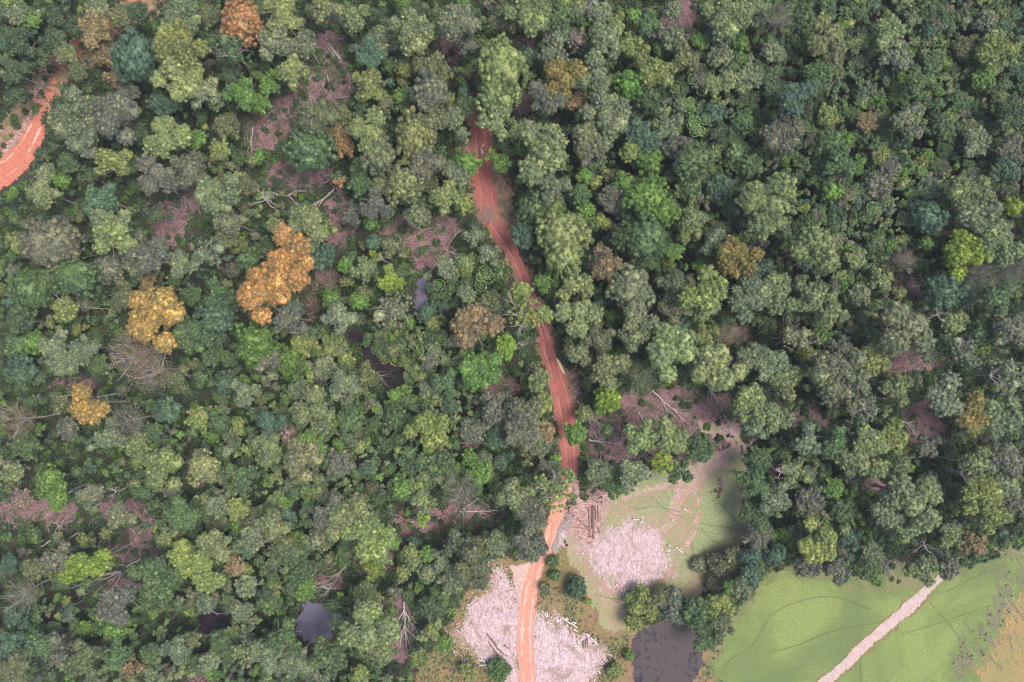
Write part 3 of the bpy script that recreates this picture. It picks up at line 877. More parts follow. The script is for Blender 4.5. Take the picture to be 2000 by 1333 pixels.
# ------------------------------------------------------------------ the trees, read off the photograph tile by tile
# x y radius (tile pixels, 2.962 per photo pixel)  shape  colour  [width:height stretch]  [height in metres]
TILES = {
(0, 0): """50 60 60 s s|165 105 50 c G|270 50 70 l d|420 120 75 l d|110 250 85 l d|250 205 75 l d|60 400 85 l d|165 325 66 l d|55 520 70 l d|30 180 50 c d
540 30 60 l s|650 40 75 l v|545 165 95 l n|575 275 80 l n|750 300 140 c b .8|355 290 60 l v|415 385 60 l v|1030 90 112 l s|1180 80 65 l v|1035 255 135 l y
875 400 62 l k|1010 435 125 l e|1165 525 92 l s|1245 575 50 l s|1372 95 124 c R|1200 220 52 c g|1340 285 95 s g|1385 540 98 l G|400 655 132 l s|645 675 132 l k
480 822 98 l s|910 590 72 l b|1010 590 45 c b|955 795 125 l e|1110 800 55 l G|1270 705 80 s v|1230 840 62 s y|625 930 98 l y 1.3|740 935 52 l g|890 1010 110 l k
1075 975 108 l k|230 1115 85 l e|345 1040 50 c G|262 1000 58 l s|1255 1110 118 l e|572 1150 98 l b|640 1290 108 l e|640 425 62 l n|705 500 62 l k|230 890 48 c d
380 945 60 l g|790 75 60 l d|1322 1280 85 l s|1405 1065 62 l v|860 1230 60 l d|1290 400 70 l d|785 780 60 l d|480 1010 60 l d""",
(500, 0): """130 60 100 l e|100 225 102 l s|255 205 78 s s|200 405 88 l y|40 450 75 l G|30 600 55 l G|400 30 85 l e|550 95 92 l e|715 190 55 c s|720 270 52 c s
640 300 85 l b|890 175 118 l e|850 370 55 c y|770 370 48 c g|990 365 92 l v|1060 410 62 l v|1000 515 115 c k|640 480 95 l y|830 550 42 c G|735 600 62 l v
1125 580 38 c L .6|350 660 100 l v|400 700 62 l s|292 845 135 c g|470 740 62 l n|510 850 62 l u|482 1050 34 l u|650 755 112 l e|690 880 108 c s .85|905 770 128 c e .8
1015 685 92 l v|1130 670 62 s s|1190 770 45 c s|980 935 92 l k|580 960 66 l g|580 1060 68 l g|730 1060 65 c e|850 1050 115 c e|1145 970 78 l s|1225 930 72 c G .7
1095 1140 88 l e|1200 1170 62 c y|930 1222 80 c s|675 1180 95 l k|660 1285 46 c G|545 1230 72 l k|285 1290 125 l e|1172 105 105 l s|1420 350 150 c e .85|1395 520 125 c e
1395 700 98 l e|1440 100 85 l v|1225 255 60 l k|1420 820 46 c d|1335 1245 72 t p|1370 905 44 l L|1425 945 50 s G|690 80 50 l d|940 40 70 l d|600 605 70 l d|1205 620 60 l d|480 665 60 l v""",
(1000, 0): """90 70 120 l e|280 95 92 l g|510 50 70 l s|260 275 95 s s|385 230 56 s p|90 310 66 c b|540 230 105 l s .8|600 130 60 l y|690 225 68 l y|770 310 66 l y
790 110 72 l g|705 75 48 c G|960 205 78 l s|935 60 52 l s|860 190 42 l k|1225 95 115 l e|1365 40 82 l e|300 450 118 l q|480 430 112 l s|848 410 88 l y
695 470 92 c G|800 545 85 c g|1000 350 92 l v|1090 230 50 l G|1220 285 72 l s|1332 240 46 c G|550 655 122 l s|200 565 102 l k|360 565 60 l n|490 795 112 l s
180 860 188 l e|35 735 68 l e|450 865 82 l k|420 1010 50 c G|480 925 60 l g|690 865 62 c y|812 910 78 c G|728 740 68 l b|800 815 62 l b|930 705 80 l s|960 815 78 l k
1195 622 74 c b|1060 925 108 c g 1.25|1350 690 70 c g|1400 430 70 l s|1300 440 78 l e|790 1130 120 c G|885 1200 92 c G|1042 1080 68 c g|1225 1065 72 l b|1052 1285 82 l e
240 1065 95 l s|125 1185 98 c g|590 1135 72 l k|430 1215 58 c G|512 1270 38 c y|395 1120 58 l g|1300 870 60 c g|1400 930 72 c g|1220 755 60 l d|1090 465 50 l k|1180 480 60 l e|740 1290 70 l g|655 1050 60 l G""",
(1500, 0): """355 200 112 l e|240 45 62 c g|370 20 52 l g|65 90 92 t k|720 190 92 l e|750 325 92 l s|950 30 82 c g|300 450 92 l g|390 360 78 l v|160 565 118 l b|40 520 55 l g
370 640 62 l y|90 760 112 l k|375 825 90 c g|430 930 90 l g|40 300 62 l s|1330 265 100 l y|1170 260 60 l v|880 455 82 l g|830 695 102 l s|660 890 52 l y|740 940 62 l k
402 1100 60 c G 1.0|20 1180 165 l e|1180 1105 112 l e|1260 1200 112 l s|1440 1190 50 c L|970 1245 100 c b|960 1065 72 l s|1380 980 92 l b|1420 860 82 l k|1420 660 85 l d
1220 825 82 l s|1090 700 80 l g|1175 735 60 l v|600 690 62 l n|520 250 60 l e|850 95 52 l e|1060 115 60 l g|1310 95 70 l k|1290 425 62 l G|1000 330 62 l g|1110 590 62 l g|700 1060 80 l k""",
(0, 440): """240 90 165 c k|45 85 72 c y|640 70 132 l e|600 245 92 c k|735 215 72 l s|855 170 132 l k|1185 170 92 s s|1050 225 85 l s|1400 190 72 c g|1290 45 72 l e
130 365 125 c g .85|385 290 132 c g 1.2|310 485 72 l y|862 545 162 l w|715 400 82 l v|820 340 62 l n|1245 400 92 l g|1225 520 112 c b|1070 395 62 l g|1120 620 110 l g
305 690 92 l s|340 790 88 l s|470 715 82 l s|150 675 65 c G|55 700 72 l g|70 830 80 l b|750 740 142 t p|850 850 130 t p|1440 690 122 c G|500 1055 128 l w|290 1020 80 l v
85 1130 112 t n|715 1135 108 t k|1290 915 62 c b|1145 890 62 l g|1400 975 82 l s|1110 1125 66 l y|870 1190 52 l g|770 1275 80 l e|620 1210 90 l s|350 1190 62 l k|930 1070 72 l b
1230 650 60 l d|1235 1145 62 l g|100 1290 80 l g|1005 880 82 l v|40 545 80 l d|560 400 40 l d|530 790 60 l g|1210 770 52 l g""",
(500, 440): """166 200 158 l o .85|18 400 140 l o 1.1|230 80 112 l e|395 25 55 l y|350 172 78 l b|675 100 50 c b|780 120 74 l v|612 245 76 l e|690 190 42 l L 0.8|765 310 78 l L
510 230 46 c G|430 430 62 c G|470 535 88 l s|585 440 56 c G .6|200 540 102 l k|795 495 105 s s|1020 570 46 c y|1255 575 155 l n|1360 460 72 l v|1440 700 62 l L .8
1300 830 112 l G|1225 920 50 l G|450 690 66 l y|270 685 80 s y|330 620 50 l g|60 780 82 l k|162 785 86 c G|380 830 62 l s|500 930 90 l s|620 880 82 l v|795 990 46 c G
870 1015 40 c g|990 955 62 l s|1090 905 82 l g|1000 790 50 l k|330 1075 125 l e|240 955 62 l s|810 1130 72 c g|985 1185 112 l y|530 1130 72 l g|190 1220 62 c p|320 1255 82 l G
60 1275 82 l e|80 1145 82 l b|1390 1245 70 c b|1260 1200 80 l k|1395 1060 100 l k|1440 1150 80 l k|1090 230 62 l s|1340 160 66 l s|1265 55 62 l s|1210 390 52 l s|980 505 62 c b""",
(1000, 440): """300 40 140 c e|300 165 120 c e|200 325 72 l G|60 60 72 l b|540 215 98 l n|370 350 108 l e|385 520 118 l e|90 490 142 s y|700 360 130 c s|740 530 105 l s|715 630 88 l s
940 350 90 l v|950 465 90 l v|1130 375 150 l y|1090 460 100 l e|1190 115 90 l s|1320 180 118 l q|660 65 82 c g|785 65 118 c g|950 150 52 l G|1040 20 80 l y|750 190 62 l d|1390 430 118 l s
1440 280 82 l b|980 595 76 c b|920 735 142 l e|1130 640 72 l y|1235 640 62 t p|1210 840 132 l e|560 840 120 l e|515 650 82 l v|390 730 82 l s|560 1000 76 c L|740 880 112 t g
1415 765 92 l s|1410 1045 112 l e|1425 1150 88 l s|150 905 66 l e|165 1050 70 l y|60 1100 108 l k|80 1205 98 l k|182 1200 60 l n|365 1205 68 l G|760 1225 102 l e|905 1230 102 l e
1110 1290 80 l g|550 1190 36 c g|590 530 42 c G|160 1290 62 l s""",
(1500, 440): """280 120 150 l e|65 395 112 l e|375 490 92 l e|260 410 100 l s|1155 165 122 l L|1360 105 120 l e|1250 285 110 t k|1430 250 82 t k|1060 375 110 c b|820 600 150 l s
160 650 82 s s|240 745 56 c y|770 390 40 c y|560 400 60 l s|680 320 72 l e|720 115 36 c G|800 200 66 t p|930 100 42 c G|430 850 152 l s|610 790 92 l y|50 830 92 l s|115 910 102 l e
390 1010 60 c s|560 1040 108 s s|770 950 92 l e|1030 1000 132 l s|1180 1090 105 l q|1350 410 92 l g|1410 610 92 l k|1295 600 72 l g|1140 560 72 l e|1150 745 92 s s|1400 850 90 s s
1385 1110 112 l s|60 1120 92 l s|250 1170 62 l g|230 1250 90 l s|400 1270 100 l g|590 1265 105 l e|790 1240 80 l y|960 1290 72 l k|1050 690 60 l g|520 180 60 l e|460 700 70 l k
330 660 50 c G|620 670 60 l v|945 750 46 l s""",
(0, 883): """920 115 112 l e|1155 98 92 c e|260 170 82 c G|300 255 88 l G|110 270 60 l p|520 265 82 l s|690 370 82 l s|540 645 112 l L 1.2|395 700 72 l L|320 615 90 l k|120 825 102 t k
860 740 132 l g|660 890 132 l k|870 885 72 l v|645 1030 86 c G|1240 540 92 l e|1090 620 112 l y|1190 730 112 l y|1342 670 56 l n|930 510 62 l e|1030 370 90 l g|1430 520 72 l s
1350 350 62 l y|1240 330 62 l s|1380 150 90 l g|60 1130 82 l b|40 980 80 l b|60 1270 92 l v|210 1130 92 l g|320 1170 100 s k|465 1220 102 l v|660 1180 82 l g|860 1190 62 l g
1000 1150 82 l s|1435 1170 82 s e|1390 800 62 l s|1400 930 62 l s|1180 890 52 l s|1250 1150 82 l g|1190 1230 62 l s|30 650 52 l b|20 130 62 l e|160 700 62 l v|1110 1090 52 l v|720 1270 70 l n|880 1290 60 l s""",
(500, 883): """50 30 72 l e|255 50 112 l s|450 70 82 l k|640 105 50 c b|835 220 72 c G|1040 95 82 l g|950 200 38 c y|520 400 130 l e|640 500 130 l y|420 350 100 l k|345 520 52 c s|150 560 102 l v
790 530 50 c G|960 290 72 l e|960 400 42 l L|1190 215 98 t k|1290 130 70 l G .8|1420 250 66 c e .75|905 640 60 c e|990 600 50 c G|885 575 40 c y|850 700 40 c y|985 710 52 c s
740 625 52 l e|680 680 60 l L|630 850 72 s e|650 1035 152 l e|785 925 26 c G|1410 550 72 l s|1290 555 62 l v|1170 575 82 l s|1260 680 112 l v|1120 780 82 l s|1070 655 72 l s
250 730 80 l g|200 640 82 l g|280 800 62 l G|420 1180 108 l g|150 1080 102 l g|60 1180 90 l s|230 1220 90 l s|700 1200 72 l e|950 1200 50 l y|600 1300 52 l y|480 995 62 l s|80 430 90 l e
1090 1110 50 l G 1 8|1400 1270 62 l g 1 6|1220 1270 52 l y 1 6|1000 950 70 l d""",
(1000, 883): """30 260 100 l s|120 380 98 l k|100 560 92 l k|270 225 122 s y|530 135 82 l s|700 130 90 l s|620 210 80 l g|868 62 58 l L|970 125 82 t g|378 800 64 c b 1 9|440 870 20 c L 1 4
740 915 108 l y 1 10|870 870 80 l v 1 9|945 905 98 l k 1 11|1070 950 82 l g 1 15|1215 930 88 l y 1 15|1130 1085 78 l g 1 15|1225 1020 70 l v|1205 695 122 l k 1 9|1290 640 90 l v 1 11|1272 795 42 c G|1400 620 78 l b 1 14|1395 745 60 l b
1425 510 82 l k 1 15|1430 360 88 l g 1 16|1400 175 90 l g|1440 60 82 l g|1345 820 60 l s|235 640 36 c g 1 5|250 720 34 c g 1 5|195 790 34 l v 1 5|680 1190 34 c G 1 5|600 1270 46 l y 1 5|330 130 40 l y""",
(1500, 883): """555 60 122 l e|175 120 82 s e|50 270 90 l s|380 215 62 l G|285 310 78 l k|460 350 72 l g|310 525 112 l y|455 455 42 c e|500 515 62 l b|870 290 150 l e|700 350 112 l s
830 430 90 l e|1230 90 100 l e|1385 60 102 l k|1250 260 110 l y|1380 200 100 l s|1320 385 92 l y|1440 300 72 l k|1115 500 80 l e|1275 565 78 l n|270 690 72 l k|425 695 72 l k
620 590 62 l s|740 130 92 l v|920 690 90 l s|1080 700 62 l k|60 610 62 c b|600 690 60 l g""",
}
TS = 1481 / 500
trees = []
for (ox, oy), txt in TILES.items():
    for ent in txt.replace('\n', '|').split('|'):
        f = ent.split()
        if len(f) < 5: continue
        px, py, r = ox + float(f[0]) / TS, oy + float(f[1]) / TS, float(f[2]) / TS
        trees.append(dict(px=px, py=py, r=r, k=f[3], c=f[4], asp=float(f[5]) if len(f) > 5 else 1.0, h=float(f[6]) if len(f) > 6 else None))
trees.sort(key=lambda t_: -t_['r'])
NIND = 292
ALLT = trees
keep_small = [t_ for t_ in trees[NIND:] if t_['c'] in 'LoOpwuR' or t_['k'] == 't' or t_['h'] is not None]
singles = trees[:NIND - len(keep_small)]
rest = [t_ for t_ in trees if t_ not in singles and t_ not in keep_small]
singles += keep_small

# ---- landmarks used to say which tree is which
LM = [('orange twin crowned tree', 530, 545), ('golden tree left of the orange one', 290, 615), ('golden tree at the left edge', 160, 795), ('orange tree at the top edge', 463, 34),
      ('dark blue-green dome tree', 253, 100), ('red road bend at the left', 45, 290), ('fallen logs in the top left clearing', 650, 165), ('pink felled patch left of the road', 520, 255),
      ('white dead tree', 515, 390), ('wide part of the red road', 950, 330), ('grey stream pool', 825, 565), ('dark stream pool', 750, 720), ('bronze brown tree by the road', 925, 630),
      ('two people on the road', 1076, 704), ('felled ground right of the road', 1300, 800), ('fork of the road at the log pile', 1130, 965), ('upper pink sand patch', 1230, 1085),
      ('lower pink sand', 1040, 1260), ('brown algae pond', 1300, 1280), ('square lilac pond', 620, 1212), ('small round dark pool', 420, 1215), ('green meadow', 1560, 1200),
      ('pale path end', 1815, 1150), ('top right corner', 1960, 40), ('right edge lime tree', 1990, 400), ('lime tree near the right edge', 1890, 495), ('brown felled strip at the right', 1790, 705),
      ('long fallen trunk at the lower left', 215, 1120), ('grey leafless tree', 265, 705), ('top end of the road', 885, 90), ('red gap at the top edge', 1335, 20),
      ('tree spanning the road', 1030, 603), ('bottom left corner', 30, 1310), ('upper left corner', 20, 20), ('felled ground at the lower centre', 820, 1010),
      ('bright green dome tree', 782, 957), ('grassy clearing', 1400, 1010), ('lobed green upper middle tree', 1285, 400), ('left edge midway down', 5, 700), ('yellow-topped tree', 1440, 500),
      ('dead fallen tree above the bottom edge', 790, 1225), ('big olive tree below centre', 690, 1030), ('tallest crown at the upper right', 1505, 395), ('large sage tree at the right', 1775, 640)]
FOL = 1.5
for k_ in list(COL):
    if k_ not in 'owLqpuR': COL[k_] = (tuple(c * FOL for c in COL[k_][0]), COL[k_][1])
SHAPE = {'c': 'dense', 'l': 'lobed', 's': 'open', 't': 'twiggy'}
DIRS = ['right of', 'up-right from', 'above', 'up-left from', 'left of', 'down-left from', 'below', 'down-right from']


def size_word(r):
    return 'small' if r < 21 else 'mid-sized' if r < 31 else 'large' if r < 45 else 'very large'


for t_ in singles:
    best = min(LM, key=lambda L: math.hypot(L[1] - t_['px'], L[2] - t_['py']))
    dx, dy = t_['px'] - best[1], -(t_['py'] - best[2])
    t_['lm'] = best[0]; t_['ld'] = math.hypot(dx, dy)
    a = int(round(math.atan2(dy, dx) / (math.pi / 4))) % 8
    where = ('at the ' if t_['ld'] < 24 else DIRS[a] + ' the ') + best[0]
    t_['base'] = f"{size_word(t_['r'])} {COL[t_['c']][1]} {SHAPE[t_['k']]} tree"
    t_['where'] = where
from collections import defaultdict
byl = defaultdict(list)
for t_ in singles: byl[t_['base'] + ' ' + t_['where']].append(t_)
ORD = ['nearest', 'second', 'third', 'fourth', 'fifth', 'sixth']
for key, lst in byl.items():
    if len(lst) == 1: lst[0]['label'] = key
    else:
        lst.sort(key=lambda q: q['ld'])
        for i, q in enumerate(lst):
            w = ('nearer' if i == 0 else 'farther') if len(lst) == 2 else ORD[i]
            q['label'] = w + ' ' + key
OWN = {  # the ones anybody would point at first
    (553, 511): 'upper crown of the bright orange flowering pair', (510, 575): 'lower left crown of the bright orange flowering pair', (291, 624): 'golden yellow flowering tree left of the orange pair',
    (165, 798): 'golden yellow flowering tree with green left side near the left edge', (463, 34): 'orange brown flowering tree touching the top edge',
    (253, 101): 'dark blue-green smooth dome tree beside the red roadside soil', (924, 634): 'bronze brown flowering tree just left of the red road',
    (1128, 1153): 'lone round bush-like tree standing in the rough brown grass', (951, 420): 'pinkish leafless-looking tree hanging over the red road', (1030, 605): 'open green tree spreading right across the red road',
    (1091, 959): 'thin yellow-green tree covering the fork of the red road', (962, 305): 'bright lime tree reaching over the right side of the wide road'}
for (a, b), lb in OWN.items():
    q = min(singles, key=lambda s_: math.hypot(s_['px'] - a, s_['py'] - b))
    q['label'] = lb


def tree_height(t_, R):
    if t_['h'] is not None: return t_['h']
    g = random.Random(int(t_['px'] * 7 + t_['py'] * 13))
    return max(9.0, min(33.0, 9.5 + 2.05 * R + g.uniform(-2.0, 2.0)))


def solve_tree(t_):
    R = t_['r'] * MPP
    for _ in range(3):
        H = tree_height(t_, R)
        R = t_['r'] * (1.06 if t_['k'] in 'ct' else 1.18) * MPP * (ALT - (H - .35 * R)) / ALT
    hc = H - .30 * R
    x, y = wx(t_['px'], t_['py'], hc)
    return x, y, R, H


def part(name, me, parent, loc=(0, 0, 0), scale=(1, 1, 1), rz=0, color=None):
    o = bpy.data.objects.new(name, me)
    o.location = loc; o.scale = scale; o.rotation_euler = (0, 0, rz)
    if color is not None: o.color = (*color, 1)
    return link(o, parent)


def pick_proto(kind, R, g):
    if kind == 't': return g.choice(PROTO['t', 0])
    si = min(range(len(SZ)), key=lambda i: abs(math.log(SZ[i][0] / R)))
    return g.choice(PROTO[kind, si])


placed = []
for t_ in singles:
    g = random.Random(int(t_['px'] * 31 + t_['py'] * 17))
    x, y, R, H = solve_tree(t_)
    placed.append((x, y, R, H))
    root = bpy.data.objects.new('tree', None)
    root.location = (x, y, 0)
    root.empty_display_size = 1
    link(root)
    tag(root, t_['label'], 'tree', 'forest trees')
    f0 = g.uniform(.90, 1.12)
    fl = t_['c'] in 'owuqR'
    col = [c * f0 * (1 if fl else g.uniform(.95, 1.06)) for c in COL[t_['c']][0]]
    sh = g.uniform(-.06, .06) if not fl else .0
    col = (col[0] * (1 + sh), col[1], col[2] * (1 - sh))
    rz = g.uniform(0, 6.28)
    me, R0, top = pick_proto(t_['k'], R, g)
    s = R / R0
    sx, sy = s * math.sqrt(t_['asp']), s / math.sqrt(t_['asp'])
    if t_['asp'] != 1: rz = g.choice([0, math.pi])
    sz = s * g.uniform(.9, 1.15) * (1.12 if t_['k'] == 'c' else 1)
    zb = H - top * sz
    part('crown', me, root, (0, 0, zb), (sx, sy, sz), rz, col)

    low = zb / 17.0
    if H < 10.5: tm = g.choice(TRUNK)
    elif t_['k'] in 'st': tm = g.choice(TRUNK_LIMBY)
    else: tm = g.choice(TRUNK)
    part('trunk', tm, root, (0, 0, 0), (R / 10, R / 10, (zb + top * sz * .25) / 21), g.uniform(0, 6.28))
    if t_['k'] == 't':
        part('twigs', g.choice(TWIGS), root, (0, 0, zb - .05 * R), (R / 10, R / 10, R / 10), g.uniform(0, 6.28))
    if t_['k'] == 's':
        part('branches', g.choice(BARE), root, (0, 0, zb + .14 * R), (R / 11.5, R / 11.5, R / 12), g.uniform(0, 6.28))

# ------------------------------------------------------------------ rosette trees: whorls of drooping leaves on thin stems
def rosette_geo(seed):
    g = np.random.default_rng(seed)
    G = Geo()
    # an open wheel: flat broad blades round the rim, a dark gap, a flat inner star
    for ring, (r0, r1, n, z0, w0) in enumerate(((.74, 1.04, 24, .0, .135), (.34, .56, 15, .14, .115), (.0, .24, 8, .26, .09))):
        for i in range(n):
            a = i * 2 * math.pi / n + g.uniform(-.07, .07) + ring
            q0, q1 = r0 * g.uniform(.95, 1.05), r1 * g.uniform(.93, 1.06)
            z = z0 + g.uniform(-.03, .03)
            ca, sa = math.cos(a), math.sin(a)
            P_ = lambda r, s_, z_: (r * ca - s_ * sa, r * sa + s_ * ca, z_)
            m_ = (q0 + q1) / 2
            v = [P_(q0, 0, z - .02), P_(m_, w0, z + .015), P_(q1, 0, z - .03), P_(m_, -w0, z + .015), P_(m_, 0, z - .01)]
            G.add(v, [(0, 4, 1), (1, 4, 2), (2, 4, 3), (3, 4, 0)])
            if ring < 2 and i % 2 == 0:
                G.tube([P_(.03, 0, z0 - .18), P_(q0, 0, z - .02)], [.016, .010], 3, 0, False)
    return G


ROS = [rosette_geo(400 + i).mesh('rosette', [M['leaf']]) for i in range(3)]
gs = Geo(); gs.tube([(0, 0, 0), (.1, 0, 3), (0, .05, 7)], [.16, .12, .07], 5)
STEM = gs.mesh('stem', [M['bark_dark']])
ROSETTES = {(500, 440): "780 600 26|850 600 30|742 640 28|830 640 24|872 662 30|925 690 30|960 680 38|965 712 34|850 742 36|808 780 34|908 780 28|985 862 40|900 905 34|722 750 22|775 672 24|1035 660 26|1070 668 26|645 650 24|640 686 18|690 722 24|940 745 26|742 780 22|700 700 22|765 640 20|880 880 24|965 840 26|1020 870 24|1180 208 26|1252 190 28|1195 260 28|1218 290 26|1325 268 34|1400 232 30|1300 350 32|1058 345 32|1122 372 26|1150 340 24|1036 420 24|1082 408 22|1345 300 34|988 295 18|1300 300 26|660 1010 28|620 1060 26|700 1060 26|640 1200 30|700 1240 28|735 1180 24",
            (1000, 0): "968 540 34|945 510 24|1165 520 26|1050 455 28|1100 525 26|1028 592 26|1035 625 26|1060 700 30|1090 755 28|1120 690 28|1060 760 28|1235 490 34|1290 395 28|1330 330 26|1195 845 28|1165 880 30|1300 960 26|1340 930 26|1430 880 26|1040 1060 32|1060 1100 32|1350 850 26",
            (1500, 0): "536 466 22|690 465 20|690 700 18|545 1102 20|703 1162 28|610 1200 30|645 1216 18|720 1040 14|900 985 24|1210 490 20",
            (500, 883): "550 30 24|750 105 26|790 90 20|620 215 16|785 120 18|690 60 26|880 110 24|930 60 22|1020 30 24"}
pal = [((.11, .195, .052), 'green'), ((.14, .225, .056), 'yellow-green'), ((.085, .160, .050), 'darker green')]
ros = []
for (ox, oy), txt in ROSETTES.items():
    for e in txt.split('|'):
        a, b, r = map(float, e.split())
        ros.append((ox + a / TS, oy + b / TS, r / TS))
rl = defaultdict(list)
rinfo = []
for i, (px, py, r) in enumerate(ros):
    g = random.Random(i * 7 + 3)
    R = r * MPP * .97 * 1.12
    H = g.uniform(10, 13) if px < 1000 else g.uniform(13, 16)
    x, y = wx(px, py, H)
    root = bpy.data.objects.new('rosette_tree', None)
    root.location = (x, y, 0); link(root)
    col, cw = g.choice(pal)
    col = tuple(c * g.uniform(.85, 1.15) for c in col)
    part('leaf_rosette', g.choice(ROS), root, (0, 0, H - .3 * R), (R, R, R), g.uniform(0, 6.28), col)
    if g.random() < .6:
        part('leaf_rosette', g.choice(ROS), root, (g.uniform(-.9, .9) * R, g.uniform(-.9, .9) * R, H - .9 * R), (R * .75, R * .75, R * .75), g.uniform(0, 6.28), col)
    part('stem', STEM, root, (0, 0, 0), (1, 1, (H - .1 * R) / 7))
    best = min(LM, key=lambda L: math.hypot(L[1] - px, L[2] - py))
    dx, dy = px - best[1], -(py - best[2])
    a = int(round(math.atan2(dy, dx) / (math.pi / 4))) % 8
    szw = 'small' if R < 1.7 else 'broad'
    rl[f"{szw} {cw} ring-leaved rosette tree {DIRS[a]} the {best[0]}"].append((math.hypot(dx, dy), root))
    placed.append((x, y, R * .5, H))
ORD2 = ORD + ['seventh', 'eighth', 'ninth', 'tenth', 'eleventh', 'twelfth']
for key, lst in rl.items():
    lst.sort(key=lambda q: q[0])
    for i, (_, o) in enumerate(lst):
        tag(o, key if len(lst) == 1 else ORD2[min(i, 11)] + ' ' + key, 'rosette tree', 'ring-leaved rosette trees')

# ------------------------------------------------------------------ standing dead trees and bare leaning trunks
def standing_dead(px, py, r, H, lb, seed, fx=None):
    x, y = wx(px, py, H - .3 * r * MPP)
    R = r * MPP
    root = bpy.data.objects.new('dead_tree', None); root.location = (x, y, 0); link(root)
    tag(root, lb, 'dead tree', 'standing dead trees')
    part('trunk', POLE, root, (0, 0, 0), (.7, .7, (H - R * .45) / 20))
    part('branches', BARE[seed % 3], root, (0, 0, H - R * .5), (R / 10, R / 10, R / 12), seed * 1.3)


for a in ((515, 388, 44, 24, 'white dead tree with bare spreading branches on felled ground', 1), (1152, 8, 22, 24, 'pale dead trunk among leaves at the top edge', 0),
          (110, 1030, 36, 12, 'grey dead tree lying low over purple ground at lower left', 2), (222, 962, 28, 15, 'small grey dead tree above the lower left felled ground', 0),
          (1810, 1070, 34, 19, 'zigzag white dead tree above the green meadow', 1), (1882, 925, 32, 22, 'pale forked dead tree left of the big right edge crowns', 2),
          (1530, 925, 34, 21, 'white branchy dead tree on the green crowns right of the clearing', 0), (1835, 615, 32, 20, 'fine bare branches right of the large sage tree', 1),
          (1940, 735, 38, 22, 'pale bare tree near the right edge', 2), (745, 505, 20, 17, 'bare curved branches between the lime crowns', 1),
          (1020, 675, 22, 20, 'bare branches hanging beside the road left of the two people', 0), (600, 660, 34, 15, 'pale crooked branches left of the rosette trees', 2),
          (640, 1155, 34, 17, 'white branching dead tree above the lilac pond', 0), (1690, 800, 30, 26, 'pale bare branches in the sage crowns above the right felled ground', 1),
          (1600, 665, 20, 22, 'bare twigs over the open tree right of centre', 1)):
    standing_dead(*a)

# ------------------------------------------------------------------ fallen trees with their branches fanned over the ground
def fallen_geo(seed, L, r, fan, bend=.05):
    g = np.random.default_rng(seed)
    G = Geo()
    n = 8
    pts = [(L * i / n * (.62 if fan else 1), g.normal(0, bend) * L * .25, r + .15 + .1 * math.sin(i)) for i in range(n + 1)]
    rad = [r * (1 - .55 * i / n) for i in range(n + 1)]
    G.tube(pts, rad, 6)
    B = Geo()
    if fan:
        for i in range(fan):
            st = pts[int(g.integers(3, n + 1))]
            a = g.uniform(-.75, .75)
            grow(B, st, (math.cos(a), math.sin(a), .12), L * g.uniform(.25, .42), r * .5, 2 if fan > 3 else 1, g, 4, 0, .55, 4, .10, (2, 3), -.06)
    return G, (B if B.n else None)


def fallen(x1, y1, x2, y2, w, fan, mat, lb, seed, z=.1, grp='fallen trees on the felled ground'):
    a, b = wx(x1, y1), wx(x2, y2)
    L = math.hypot(b[0] - a[0], b[1] - a[1])
    ang = math.atan2(b[1] - a[1], b[0] - a[0])
    G, B = fallen_geo(seed, L, w * 1.3 * MPP / 2, fan)
    root = bpy.data.objects.new('fallen_tree', None); root.location = (a[0], a[1], z); root.rotation_euler = (0, 0, ang); link(root)
    tag(root, lb, 'fallen tree', grp)
    part('trunk', G.mesh('trunk', [M[mat]]), root)
    if B is not None: part('branches', B.mesh('branches', [M[mat]]), root)


